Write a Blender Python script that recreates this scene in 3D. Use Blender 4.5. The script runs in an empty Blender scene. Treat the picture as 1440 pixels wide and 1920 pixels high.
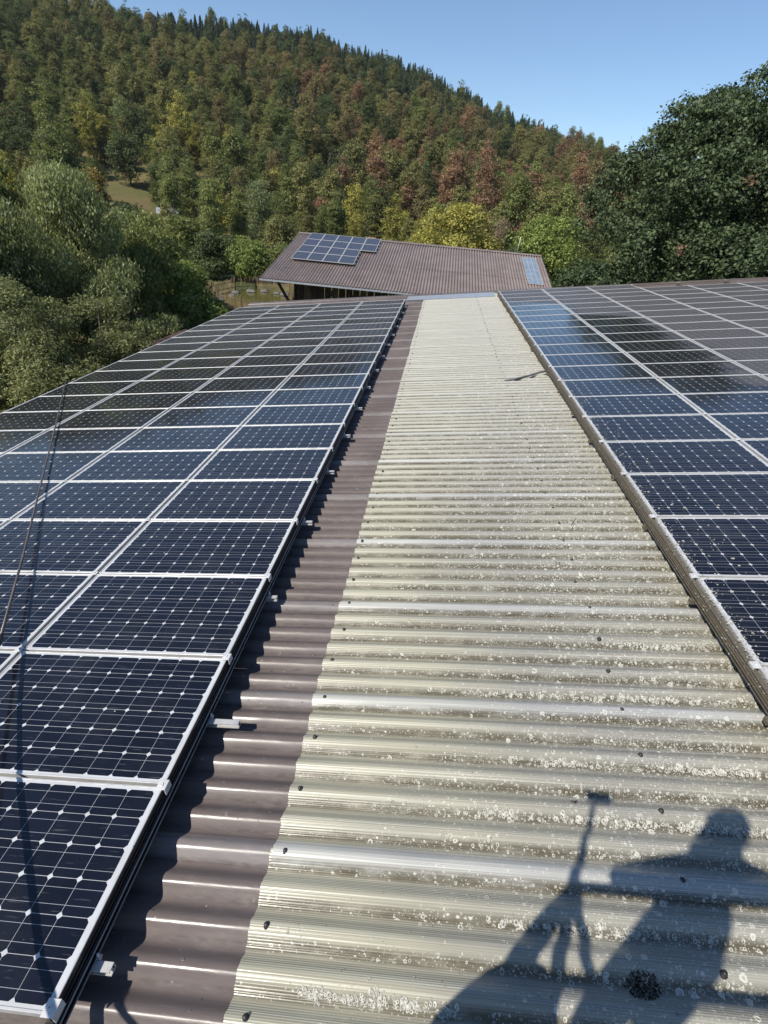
import bpy, math, random
import numpy as np
from mathutils import Vector, Matrix
R = math.radians
random.seed(7)
rng = np.random.default_rng(7)
scene = bpy.context.scene
COL = scene.collection

# ------------------------------------------------------------------ camera, sky, sun
TH = R(8.0)                                   # pitch of the big roof, rising to the right
CT, ST = math.cos(TH), math.sin(TH)
def W(u, v, n):                               # roof coordinates -> world
    return Vector((u*CT - n*ST, v, u*ST + n*CT))
CAM = Vector((1.22068, -0.67614, 2.96993))
VF = Vector((-0.05012, 0.86410, -0.50082)); VR = Vector((0.99132, 0.10407, 0.08034)); VU = Vector((-0.12154, 0.49245, 0.86181))
cam = bpy.data.cameras.new('camera'); cam_o = bpy.data.objects.new('camera', cam); COL.objects.link(cam_o)
M = Matrix((VR, VU, -VF)).transposed().to_4x4(); M.translation = CAM
cam_o.matrix_world = M
cam.sensor_fit = 'HORIZONTAL'; cam.sensor_width = 36; cam.lens = 974.35/1440*36
cam.clip_start = 0.05; cam.clip_end = 4000
scene.camera = cam_o
SUN = Vector((-0.49110, -0.47259, 0.73176))   # towards the sun
world = bpy.data.worlds.new('World'); scene.world = world; world.use_nodes = True
wt = world.node_tree; wt.nodes.clear()
sky = wt.nodes.new('ShaderNodeTexSky'); sky.sky_type = 'NISHITA'; sky.sun_disc = False
sky.sun_elevation = math.asin(SUN.z); sky.sun_rotation = math.atan2(SUN.x, SUN.y)
sky.air_density = 1.0; sky.dust_density = 0.0; sky.ozone_density = 4.0; sky.altitude = 200
bg = wt.nodes.new('ShaderNodeBackground'); bg.inputs[1].default_value = 0.118
wo = wt.nodes.new('ShaderNodeOutputWorld')
wt.links.new(sky.outputs[0], bg.inputs[0]); wt.links.new(bg.outputs[0], wo.inputs[0])
sun = bpy.data.lights.new('sun', 'SUN'); sun.energy = 5.0; sun.angle = R(0.55); sun.color = (1.0, 0.945, 0.86)
sun_o = bpy.data.objects.new('sun', sun); COL.objects.link(sun_o)
sun_o.rotation_euler = SUN.to_track_quat('Z', 'Y').to_euler(); sun_o.location = (-30, -30, 60)
vs = scene.view_settings
vs.view_transform = 'Standard'; vs.look = 'None'; vs.exposure = 0.25; vs.gamma = 1.0; vs.use_curve_mapping = False
scene.cycles.max_bounces = 6; scene.cycles.diffuse_bounces = 3; scene.cycles.glossy_bounces = 3
scene.cycles.transparent_max_bounces = 8; scene.cycles.caustics_reflective = False; scene.cycles.caustics_refractive = False

# ------------------------------------------------------------------ helpers
class NT:
    """tiny node-tree writer"""
    def __init__(s, name):
        s.m = bpy.data.materials.new(name); s.m.use_nodes = True; s.t = s.m.node_tree
        s.t.nodes.clear(); s.out = s.t.nodes.new('ShaderNodeOutputMaterial')
    def n(s, typ, ins=None, **kw):
        nd = s.t.nodes.new('ShaderNode' + typ)
        for k, v in kw.items(): setattr(nd, k, v)
        for k, v in (ins or {}).items(): s.set(nd.inputs[k], v)
        return nd
    def set(s, sock, v):
        if isinstance(v, bpy.types.NodeSocket): s.t.links.new(v, sock)
        elif isinstance(v, (tuple, list)) and len(v) == 3 and sock.type == 'RGBA': sock.default_value = (*v, 1)
        else: sock.default_value = v
    def math(s, op, a, b=0.0, c=0.0, clamp=False):
        nd = s.n('Math', operation=op, use_clamp=clamp); s.set(nd.inputs[0], a); s.set(nd.inputs[1], b); s.set(nd.inputs[2], c)
        return nd.outputs[0]
    def step(s, x, lo, hi, a=0.0, b=1.0):
        nd = s.n('MapRange', {'Value': x, 'From Min': lo, 'From Max': hi, 'To Min': a, 'To Max': b}, interpolation_type='SMOOTHSTEP')
        return nd.outputs[0]
    def mix(s, f, a, b, mode='MIX'):
        nd = s.n('Mix', data_type='RGBA', blend_type=mode); s.set(nd.inputs[0], f); s.set(nd.inputs[6], a); s.set(nd.inputs[7], b)
        return nd.outputs[2]
    def noise(s, vec, scale, detail=3.0, rough=0.55):
        nd = s.n('TexNoise', {'Scale': scale, 'Detail': detail, 'Roughness': rough})
        if vec is not None: s.set(nd.inputs['Vector'], vec)
        return nd.outputs[0]
    def vor(s, vec, scale, rand=1.0, feature='F1'):
        nd = s.n('TexVoronoi', {'Scale': scale, 'Randomness': rand}, feature=feature)
        if vec is not None: s.set(nd.inputs['Vector'], vec)
        return nd
    def obj(s): return s.n('TexCoord').outputs['Object']
    def pos(s): return s.n('NewGeometry').outputs['Position']
    def mapv(s, vec, scale): return s.n('Mapping', {'Vector': vec, 'Scale': scale}).outputs[0]
    def sep(s, vec): return s.n('SeparateXYZ', {'Vector': vec}).outputs
    def bump(s, h, strength=0.3, dist=0.01):
        return s.n('Bump', {'Height': h, 'Strength': strength, 'Distance': dist}).outputs[0]
    def bsdf(s, **kw):
        p = s.n('BsdfPrincipled')
        names = dict(color='Base Color', rough='Roughness', metal='Metallic', spec='Specular IOR Level', normal='Normal', coat='Coat Weight', coatr='Coat Roughness')
        for k, v in kw.items(): s.set(p.inputs[names[k]], v)
        return p.outputs[0]
    def done(s, sh): s.t.links.new(sh, s.out.inputs[0]); return s.m

def simple(name, c, rough=0.6, metal=0.0, var=0.25, scale=8.0, spec=0.4, bump=0.0, fine=0.0):
    t = NT(name); o = t.obj(); nz = t.noise(o, scale, 4)
    k = t.step(nz, 0.3, 0.75, 1 - var, 1 + var)
    col = t.mix(1.0, c, t.n('CombineColor', {0: k, 1: k, 2: k}).outputs[0], 'MULTIPLY')
    kw = dict(color=col, rough=t.step(nz, 0.2, 0.8, rough*0.85, min(1, rough*1.15)), metal=metal, spec=spec)
    if bump: kw['normal'] = t.bump(t.noise(o, scale*6, 3), bump, 0.01)
    return t.done(t.bsdf(**kw))

def leaf_mat(name, c, var=0.5, transl=0.28, shift=(1.35, 1.1, 0.7)):
    t = NT(name)
    isl = t.n('NewGeometry').outputs['Random Per Island']; ob = t.n('ObjectInfo').outputs['Random']
    k = t.math('MULTIPLY', t.step(isl, 0, 1, 1 - var, 1 + var), t.step(ob, 0, 1, 0.8, 1.22))
    base = t.mix(t.math('MULTIPLY', isl, 0.3), c, tuple(min(1, a*b) for a, b in zip(c, shift)))
    base = t.mix(t.step(ob, 0.5, 1, 0, 0.35), base, (c[0]*1.12, c[1]*0.98, c[2]*0.85))
    col = t.mix(1.0, base, t.n('CombineColor', {0: k, 1: k, 2: k}).outputs[0], 'MULTIPLY')
    p = t.bsdf(color=col, rough=0.55, spec=0.22)
    tr = t.n('BsdfTranslucent', {'Color': t.mix(0.5, col, (c[0]*2.2, c[1]*2.1, c[2]*0.9))}).outputs[0]
    mx = t.n('MixShader', {0: transl}); t.t.links.new(p, mx.inputs[1]); t.t.links.new(tr, mx.inputs[2])
    return t.done(mx.outputs[0])

def link(o, parent=None):
    COL.objects.link(o)
    if parent is not None: o.parent = parent
    return o
def tag(o, label=None, cat=None, group=None, kind=None):
    if label: o['label'] = label
    if cat: o['category'] = cat
    if group: o['group'] = group
    if kind: o['kind'] = kind
    return o
def empty(name, loc=(0, 0, 0), rot=(0, 0, 0), parent=None):
    o = bpy.data.objects.new(name, None); o.location = loc; o.rotation_euler = rot; o.empty_display_size = 0.2
    return link(o, parent)
def obj(name, me, parent=None, loc=(0, 0, 0), rot=(0, 0, 0), scale=(1, 1, 1)):
    o = bpy.data.objects.new(name, me); o.location = loc; o.rotation_euler = rot; o.scale = scale
    return link(o, parent)
def arr_mesh(name, V, F, mats, midx=None, uv=None, smooth=False):
    """V (n,3); F (m,k) of equal-sized faces"""
    me = bpy.data.meshes.new(name); V = np.asarray(V, np.float32); F = np.asarray(F, np.int32)
    m, k = F.shape
    me.vertices.add(len(V)); me.vertices.foreach_set('co', V.ravel())
    me.loops.add(m*k); me.loops.foreach_set('vertex_index', F.ravel())
    me.polygons.add(m); me.polygons.foreach_set('loop_start', np.arange(0, m*k, k, dtype=np.int32)); me.polygons.foreach_set('loop_total', np.full(m, k, np.int32))
    for mt in (mats if isinstance(mats, (list, tuple)) else [mats]): me.materials.append(mt)
    if midx is not None: me.polygons.foreach_set('material_index', np.asarray(midx, np.int32))
    if uv is not None: me.uv_layers.new(name='UVMap').data.foreach_set('uv', np.asarray(uv, np.float32).ravel())
    me.update(calc_edges=True)
    if smooth: me.polygons.foreach_set('use_smooth', np.ones(m, bool))
    return me
class MB:
    def __init__(s): s.v = []; s.f = []; s.m = []; s.sm = []
    def add(s, vs, fs, m=0, smooth=False):
        b = len(s.v); s.v += [tuple(x) for x in vs]; s.f += [tuple(b+i for i in f) for f in fs]; s.m += [m]*len(fs); s.sm += [smooth]*len(fs)
    def box(s, c, d, m=0, mat=None, bev=0.0):
        c = Vector(c); x, y, z = (a/2 for a in d); q = mat or Matrix.Identity(3)
        if bev:
            b = min(bev, x*.9, y*.9, z*.9); P = []
            for sx in (-1, 1):
                for sy in (-1, 1):
                    for sz in (-1, 1):
                        P += [(sx*x, sy*(y-b), sz*(z-b)), (sx*(x-b), sy*y, sz*(z-b)), (sx*(x-b), sy*(y-b), sz*z)]
            bmv = [c + q @ Vector(p) for p in P]
            def I(sx, sy, sz, k): return (((sx > 0)*2 + (sy > 0))*2 + (sz > 0))*3 + k
            F = []
            S = (-1, 1)
            for k, (a, b2) in enumerate((((1), (2)), ((0), (2)), ((0), (1)))):
                for sg in S:
                    def idx(p, r):
                        t = [0, 0, 0]; t[k] = sg; t[a] = p; t[b2] = r; return I(*t, k)
                    F.append((idx(-1, -1), idx(1, -1), idx(1, 1), idx(-1, 1)))
            for k, a, b2 in ((0, 1, 2), (1, 0, 2), (2, 0, 1)):      # edge chamfers along axis k
                for p in S:
                    for r in S:
                        def ix(sk, ax):
                            t = [0, 0, 0]; t[k] = sk; t[a] = p; t[b2] = r; return I(*t, ax)
                        F.append((ix(-1, a), ix(1, a), ix(1, b2), ix(-1, b2)))
            for sx in S:
                for sy in S:
                    for sz in S: F.append((I(sx, sy, sz, 0), I(sx, sy, sz, 1), I(sx, sy, sz, 2)))
            s.add(bmv, F, m); return s
        P = [c + q @ Vector((a*x, b*y, e*z)) for a in (-1, 1) for b in (-1, 1) for e in (-1, 1)]
        s.add(P, [(0, 1, 3, 2), (4, 6, 7, 5), (0, 4, 5, 1), (2, 3, 7, 6), (0, 2, 6, 4), (1, 5, 7, 3)], m); return s
    def bar(s, a, b, w, h, m=0, up=(0, 0, 1)):
        a, b = Vector(a), Vector(b); x = (b-a); L = x.length; x.normalize(); y = Vector(up).cross(x).normalized(); z = x.cross(y)
        s.box((a+b)/2, (L, w, h), m, Matrix((x, y, z)).transposed()); return s
    def tube(s, pts, rad, seg=8, m=0, cap=True):
        pts = [Vector(p) for p in pts]; rad = rad if isinstance(rad, (list, tuple)) else [rad]*len(pts); rings = []
        ref = Vector((0.31, 0.17, 0.93))
        for i, p in enumerate(pts):
            d = (pts[min(i+1, len(pts)-1)] - pts[max(i-1, 0)]).normalized()
            x = d.cross(ref); x = x.normalized() if x.length > 1e-4 else d.orthogonal().normalized(); y = d.cross(x)
            rings.append([p + (x*math.cos(2*math.pi*k/seg) + y*math.sin(2*math.pi*k/seg))*rad[i] for k in range(seg)])
        F = [(i*seg+k, i*seg+(k+1) % seg, (i+1)*seg+(k+1) % seg, (i+1)*seg+k) for i in range(len(pts)-1) for k in range(seg)]
        s.add([q for r in rings for q in r], F, m, True)
        if cap:
            n0 = len(s.v) - len(pts)*seg
            s.f += [tuple(n0+k for k in range(seg))[::-1], tuple(n0+(len(pts)-1)*seg+k for k in range(seg))]; s.m += [m, m]; s.sm += [False, False]
        return s
    def lathe(s, prof, seg=10, m=0, c=(0, 0, 0)):
        c = Vector(c); V = [c + Vector((r*math.cos(2*math.pi*k/seg), r*math.sin(2*math.pi*k/seg), z)) for r, z in prof for k in range(seg)]
        F = [(i*seg+k, i*seg+(k+1) % seg, (i+1)*seg+(k+1) % seg, (i+1)*seg+k) for i in range(len(prof)-1) for k in range(seg)]
        s.add(V, F, m, True); return s
    def mesh(s, name, mats):
        me = bpy.data.meshes.new(name); me.from_pydata(s.v, [], s.f); me.update()
        for mt in (mats if isinstance(mats, (list, tuple)) else [mats]): me.materials.append(mt)
        me.polygons.foreach_set('material_index', s.m); me.polygons.foreach_set('use_smooth', s.sm); return me
    def build(s, name, mats, parent=None, **kw): return obj(name, s.mesh(name, mats), parent, **kw)
ORD = 'first second third fourth fifth sixth seventh eighth ninth tenth eleventh twelfth thirteenth fourteenth fifteenth sixteenth seventeenth eighteenth nineteenth twentieth twenty-first twenty-second twenty-third twenty-fourth twenty-fifth twenty-sixth twenty-seventh twenty-eighth twenty-ninth thirtieth thirty-first thirty-second thirty-third thirty-fourth thirty-fifth thirty-sixth'.split()
RROT = (0, -TH, 0)

# ------------------------------------------------------------------ materials
def mat_brown_sheet(name, base, wear=1.0, axis=1, origin=0.83, pitch=0.1765):
    t = NT(name); o = t.obj(); g = t.pos()
    big = t.noise(g, 0.9, 4); fine = t.noise(t.mapv(g, (1.2, 14, 14) if axis == 1 else (14, 1.2, 1.2)), 5, 3)
    col = t.mix(t.step(big, 0.3, 0.7), base, tuple(c*0.72 for c in base))
    col = t.mix(t.step(t.noise(t.mapv(g, (1, 2.2, 1)), 2.3, 6, 0.75), 0.5, 0.72, 0, 0.4), col, (0.21, 0.185, 0.165))
    col = t.mix(t.math('MULTIPLY', t.step(fine, 0.45, 0.8), 0.35), col, tuple(min(1, c*1.35) for c in base))
    sp = t.vor(g, 26); sel = t.sep(sp.outputs['Color'])
    spot = t.math('MULTIPLY', t.step(sp.outputs['Distance'], 0.10, 0.16, 1, 0), t.math('GREATER_THAN', sel[0], 0.93))
    col = t.mix(t.math('MULTIPLY', spot, 0.75*wear), col, (0.36, 0.33, 0.30))
    dk = t.math('MULTIPLY', t.step(sp.outputs['Distance'], 0.12, 0.2, 1, 0), t.math('LESS_THAN', sel[1], 0.06))
    col = t.mix(t.math('MULTIPLY', dk, 0.8*wear), col, (0.02, 0.018, 0.015))
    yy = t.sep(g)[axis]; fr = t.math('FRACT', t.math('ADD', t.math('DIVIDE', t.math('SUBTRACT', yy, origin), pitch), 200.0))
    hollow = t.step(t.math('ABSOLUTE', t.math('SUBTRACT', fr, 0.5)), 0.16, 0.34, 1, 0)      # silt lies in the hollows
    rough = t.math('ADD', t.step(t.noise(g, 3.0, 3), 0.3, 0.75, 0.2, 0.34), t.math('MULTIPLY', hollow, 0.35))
    silt = t.math('MULTIPLY', t.step(t.math('ABSOLUTE', t.math('SUBTRACT', fr, 0.60 if axis else 0.5)), 0.02, 0.10 if axis else 0.24, 1, 0), t.step(t.noise(t.mapv(g, (2, 9, 9)), 6, 3), 0.35, 0.65, 0.1 if axis else 0.55, 0.6 if axis else 0.85))  # silt; on the barn widened and deepened to paint in corrugation contrast
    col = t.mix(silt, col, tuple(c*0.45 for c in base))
    return t.done(t.bsdf(color=col, rough=rough, spec=0.18, normal=t.bump(fine, 0.10, 0.004)))
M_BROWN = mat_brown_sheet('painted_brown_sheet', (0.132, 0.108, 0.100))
M_BROWN_LAP = mat_brown_sheet('painted_sheen_brown_lap', (0.20, 0.178, 0.172))  # shine of the laps put into the colour as a paler brown
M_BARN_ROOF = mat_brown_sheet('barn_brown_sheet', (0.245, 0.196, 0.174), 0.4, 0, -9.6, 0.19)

def mat_clear(name, lap=False):
    t = NT(name); g = t.pos(); x, y, z = t.sep(g); u = t.math('ADD', t.math('MULTIPLY', x, CT), t.math('MULTIPLY', z, ST))
    rows = t.noise(t.mapv(g, (0.14, 46, 0.01)), 3.0, 3, 0.65)           # pale and dark threads along the sheet
    rib = t.math('SINE', t.math('MULTIPLY', y, 2*math.pi/0.0105))
    side = t.math('ADD', t.step(u, 0.7, 2.6), t.step(t.noise(g, 0.8, 4), 0.35, 0.7, -0.3, 0.3), clamp=True)
    yel, gry = ((0.405, 0.386, 0.295), (0.280, 0.272, 0.243)) if not lap else ((0.48, 0.478, 0.44), (0.34, 0.34, 0.335))  # lap tones: doubled sheet, plus a pale bluish sheen put into the colour
    col = t.mix(side, yel, gry)
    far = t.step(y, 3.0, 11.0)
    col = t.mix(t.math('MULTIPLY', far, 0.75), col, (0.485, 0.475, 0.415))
    col = t.mix(t.math('MULTIPLY', t.step(rows, 0.40, 0.62, 1, 0), 0.36), col, (0.14, 0.12, 0.07))
    col = t.mix(t.math('MULTIPLY', t.step(rows, 0.56, 0.74), 0.45), col, (0.58, 0.56, 0.47))
    # grime and algae gathered along the valleys (18 cm waves), darkened further to paint in ridge contrast
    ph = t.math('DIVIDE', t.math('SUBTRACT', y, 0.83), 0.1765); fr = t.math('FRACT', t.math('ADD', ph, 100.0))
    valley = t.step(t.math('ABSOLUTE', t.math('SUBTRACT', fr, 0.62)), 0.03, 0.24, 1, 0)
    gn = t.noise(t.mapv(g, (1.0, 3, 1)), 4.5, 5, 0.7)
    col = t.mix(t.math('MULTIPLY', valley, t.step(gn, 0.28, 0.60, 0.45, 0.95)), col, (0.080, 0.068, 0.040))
    # lichen rings and crumbs
    for sc, thr, rr, amt in ((17, 0.74, 0.24, 0.8), (46, 0.60, 0.30, 0.75), (105, 0.62, 0.34, 0.65)):
        w = t.n('TexNoise', {'Vector': g, 'Scale': sc*1.6, 'Detail': 2.0}).outputs[1]
        gv = t.n('VectorMath', {0: g, 1: t.n('VectorMath', {0: w, 'Scale': 0.5/sc}, operation='SCALE').outputs[0]}, operation='ADD').outputs[0]
        v = t.vor(gv, sc); s3 = t.sep(v.outputs['Color'])
        rad = t.math('MULTIPLY', t.math('ADD', s3[1], 0.35), rr)
        d = t.math('DIVIDE', v.outputs['Distance'], rad)
        ring = t.math('MULTIPLY', t.step(d, 0.92, 1.05, 1, 0), t.step(d, 0.30, 0.72, 0.12, 1))
        dens = t.math('ADD', t.math('MULTIPLY', t.step(u, 0.9, 3.6), 0.55), t.math('MULTIPLY', valley, 0.28))
        dens = t.math('MULTIPLY', t.math('ADD', dens, t.step(t.noise(g, 1.3, 3), 0.42, 0.7, -0.08, 0.2)), t.step(y, 4, 14, 1, 0.6))
        on = t.math('GREATER_THAN', dens, t.math('ADD', s3[0], thr - 0.6))
        col = t.mix(t.math('MULTIPLY', t.math('MULTIPLY', ring, on), amt), col, (0.56, 0.545, 0.475))
    rough = t.step(rows, 0.35, 0.7, 0.20 if lap else 0.22, 0.30 if lap else 0.40)
    hh = t.math('ADD', t.math('MULTIPLY', rib, 0.5), t.math('MULTIPLY', gn, 1.2))
    return t.done(t.bsdf(color=col, rough=rough, spec=0.55, normal=t.bump(hh, 0.30 if not lap else 0.1, 0.003)))
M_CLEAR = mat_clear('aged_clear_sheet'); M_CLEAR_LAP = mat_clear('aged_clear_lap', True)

def dust_factor(t):
    g = t.pos(); x, y, z = t.sep(g); u = t.math('ADD', t.math('MULTIPLY', x, CT), t.math('MULTIPLY', z, ST))
    nz = t.noise(t.mapv(g, (0.55, 1.6, 0.55)), 0.9, 3)
    w = t.math('MULTIPLY', t.math('SUBTRACT', nz, 0.5), 1.6)
    b = t.math('SUBTRACT', 6.75, t.math('ADD', t.step(y, 15.3, 16.3, 0, 1.45), t.step(y, 18.4, 19.4, 0, 1.9)))
    left = t.math('MULTIPLY', t.math('MULTIPLY', t.step(y, 10.0, 16.0), t.math('LESS_THAN', u, 1.0)), t.step(nz, .3, .65, .3, .6))
    return t.math('MAXIMUM', left, t.step(t.math('ADD', t.math('SUBTRACT', u, b), w), -0.25, 0.4)), g
def mat_cell():
    t = NT('solar_cell'); uv = t.n('UVMap').outputs[0]; q = t.sep(uv)
    ln = t.math('MINIMUM', t.math('ABSOLUTE', t.math('SUBTRACT', q[1], 0.27)), t.math('ABSOLUTE', t.math('SUBTRACT', q[1], 0.73)))
    bus = t.math('LESS_THAN', ln, 0.0058)
    dust, g = dust_factor(t)
    r = t.n('ObjectInfo').outputs['Random']
    col = t.mix(r, (0.0045, 0.0052, 0.0095), (0.0065, 0.0076, 0.0145))
    col = t.mix(bus, col, (0.33, 0.34, 0.37))
    film = t.step(t.noise(g, 1.7, 5, 0.65), 0.42, 0.8, 0.001, 0.035)
    col = t.mix(film, col, (0.36, 0.34, 0.30))
    streak = t.step(t.noise(t.mapv(g, (2.2, 30, 1)), 2.5, 3), 0.62, 0.75, 0, 0.10)
    col = t.mix(streak, col, (0.45, 0.44, 0.42))
    sp = t.vor(g, 17); s3 = t.sep(sp.outputs['Color'])
    col = t.mix(t.math('MULTIPLY', t.math('LESS_THAN', sp.outputs['Distance'], 0.085), t.math('GREATER_THAN', s3[0], 0.94)), col, (0.5, 0.48, 0.42))
    col = t.mix(t.math('MULTIPLY', dust, 0.34), col, (0.215, 0.205, 0.20))
    rough = t.math('ADD', t.math('MULTIPLY', dust, 0.34), t.step(t.noise(g, 2.4, 4), 0.3, 0.7, 0.06, 0.15))
    spec = t.math('SUBTRACT', 0.44, t.math('MULTIPLY', dust, 0.25))
    return t.done(t.bsdf(color=col, rough=rough, spec=spec))
def mat_backsheet():
    t = NT('panel_backsheet'); dust, g = dust_factor(t)
    col = t.mix(t.step(t.noise(g, 3, 4), 0.4, 0.75), (0.50, 0.51, 0.52), (0.40, 0.40, 0.39))
    col = t.mix(t.math('MULTIPLY', dust, 0.5), col, (0.24, 0.22, 0.20))
    return t.done(t.bsdf(color=col, rough=t.math('ADD', t.math('MULTIPLY', dust, 0.34), 0.08), spec=0.5))
def mat_alu(name, c=(0.66, 0.66, 0.65), lichen=0.0, rough=0.42, metal=0.35):
    t = NT(name); g = t.pos(); nz = t.noise(g, 9, 5, 0.65)
    col = t.mix(t.step(nz, 0.4, 0.75), c, tuple(a*0.74 for a in c))
    v = t.vor(g, 60); s3 = t.sep(v.outputs['Color'])
    col = t.mix(t.math('MULTIPLY', t.math('LESS_THAN', v.outputs['Distance'], 0.2), t.math('GREATER_THAN', s3[0], 0.93)), col, (0.12, 0.11, 0.09))
    if lichen:
        k = t.step(t.noise(g, 22, 5, 0.75), 0.36, 0.6); col = t.mix(t.math('MULTIPLY', k, lichen), col, (0.085, 0.070, 0.048))
        k2 = t.step(t.noise(g, 48, 3, 0.6), 0.62, 0.72); col = t.mix(t.math('MULTIPLY', k2, lichen), col, (0.62, 0.60, 0.52))
        metal = t.math('MULTIPLY', t.math('SUBTRACT', 1.0, k), 0.3)
    return t.done(t.bsdf(color=col, rough=rough, metal=metal, spec=0.5))
M_CELL = mat_cell(); M_BACK = mat_backsheet()
M_FRAME = mat_alu('panel_frame', (0.60, 0.59, 0.565)); M_RAIL = mat_alu('mounting_rail', (0.55, 0.54, 0.52)); M_OLD = mat_alu('lichen_grown_rail', (0.135, 0.115, 0.085), 0.9, 0.75); M_SHADERAIL = mat_alu('painted_shade_rail', (0.022, 0.022, 0.024), 0.0, 0.4, 0.2)  # last rail: near-black colour stands for shade on the left array's outer side
M_CLAMP = mat_alu('clamp_metal', (0.62, 0.62, 0.61), 0.12)
M_BLACK = simple('black_rubber', (0.028, 0.027, 0.026), 0.5, spec=0.5)
M_FLASH = mat_alu('zinc_flashing', (0.62, 0.64, 0.67), 0.0, 0.3, 0.6)
def mat_lichen():
    t = NT('pale_lichen'); isl = t.n('NewGeometry').outputs['Random Per Island']; nz = t.noise(t.pos(), 160, 3, .7)
    col = t.mix(isl, (0.24, 0.235, 0.20), (0.60, 0.585, 0.52)); col = t.mix(t.step(nz, .35, .7, .5, 0), col, (0.17, 0.16, 0.12))
    return t.done(t.bsdf(color=col, rough=0.95, spec=0.1))
M_LICHEN = mat_lichen()
M_MOSS = simple('dark_dry_moss', (0.060, 0.050, 0.032), 0.95, var=0.5, scale=60, spec=0.1)
M_WOOD = simple('weathered_wood', (0.13, 0.088, 0.055), 0.8, var=0.35, scale=3)
M_WOOD_D = simple('dark_brown_wood', (0.055, 0.034, 0.024), 0.8, var=0.35, scale=3)
M_PICKET = simple('split_chestnut_pale', (0.34, 0.25, 0.14), 0.85, var=0.45, scale=1.2)
M_BARK = simple('bark', (0.085, 0.066, 0.050), 0.9, var=0.4, scale=5, bump=0.5)
M_BIRCH = simple('birch_bark', (0.42, 0.41, 0.38), 0.8, var=0.5, scale=3)
M_STONE = simple('grey_stone', (0.15, 0.145, 0.13), 0.85, var=0.4, scale=5, bump=0.4)
M_PLASTER = simple('pale_plaster', (0.55, 0.52, 0.46), 0.85, var=0.15, scale=2)
M_WHITE = simple('white_painted_metal', (0.72, 0.73, 0.74), 0.4, var=0.1)
M_POLE = simple('telescopic_pole', (0.105, 0.082, 0.072), 0.4, var=0.3, scale=4, spec=0.6)

# ------------------------------------------------------------------ terrain
AZ = [-180, -90, -60, -45, -35.1, -30.6, -29.0, -24.7, -18.7, -11.8, -10.5, -6.9, -3.4, 3.4, 7.5, 11.7, 14.6, 22, 32, 60, 90, 180]
EL = [1.5, 3, 8, 11.2, 11.6, 11.36, 11.35, 11.38, 11.65, 12.03, 11.42, 11.04, 10.32, 8.09, 7.21, 6.31, 5.33, 3.6, 2.4, 1.5, 1.5, 1.5]
DR, D0, GZ = 430.0, 135.0, -4.5
def H(x, y):
    x = np.asarray(x, float); y = np.asarray(y, float)
    D = np.hypot(x, y); az = np.degrees(np.arctan2(x, y))
    zr = 3 + DR*np.tan(np.radians(np.interp(az, AZ, EL))) - 11.0
    zr = np.maximum(zr, GZ + 3)
    t = np.clip((D - D0)/(DR - D0), 0, 1)
    s = 0.72*t + 0.28*(t*t*(3 - 2*t))
    z = GZ + (zr - GZ)*s
    z = np.where(D > DR, zr - (D - DR)*0.22, z)
    z = np.maximum(z, GZ - 1)
    z += np.where(D > 60, 1, 0)*np.clip((D-60)/60, 0, 1)*(1.0*np.sin(x/23.0 + 1)*np.sin(y/19.0))
    return z + 0.12*np.sin(x*0.21)*np.cos(y*0.17)*np.clip((D-30)/30, 0, 1)
def Hf(x, y): return float(H(x, y))
def mat_ground():
    t = NT('meadow_ground'); g = t.pos(); x, y, z = t.sep(g)
    a = t.noise(g, 0.09, 5, 0.6); b = t.noise(g, 1.3, 5, 0.7); c = t.noise(g, 9, 3, 0.7)
    col = t.mix(t.step(a, 0.38, 0.62), (0.075, 0.10, 0.030), (0.16, 0.125, 0.060))
    col = t.mix(t.step(b, 0.45, 0.7, 0, 0.6), col, (0.20, 0.155, 0.085))
    col = t.mix(t.step(c, 0.3, 0.7, 0, 0.5), col, (0.05, 0.055, 0.02))
    hill = t.step(z, -1.0, 6.0)
    col = t.mix(t.math('MULTIPLY', hill, 0.75), col, (0.17, 0.14, 0.065))
    return t.done(t.bsdf(color=col, rough=0.95, spec=0.1, normal=t.bump(c, 0.6, 0.05)))
rad = np.concatenate([np.linspace(0, 60, 25), np.linspace(65, 480, 80), np.array([520, 600, 700, 800])]); nseg = 180
ga = np.linspace(0, 2*np.pi, nseg, endpoint=False)
GX = (rad[:, None]*np.sin(ga)[None]).ravel(); GY = (rad[:, None]*np.cos(ga)[None]).ravel()
V = np.stack([GX, GY, H(GX, GY)], 1)
i, k = np.meshgrid(np.arange(len(rad)-1), np.arange(nseg), indexing='ij'); k2 = (k+1) % nseg
F = np.stack([i*nseg+k, (i+1)*nseg+k, (i+1)*nseg+k2, i*nseg+k2], -1).reshape(-1, 4)
tag(obj('ground', arr_mesh('ground', V, F, mat_ground(), smooth=True)), 'dry grassy valley floor rising into the wooded hillside', kind='structure')

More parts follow.
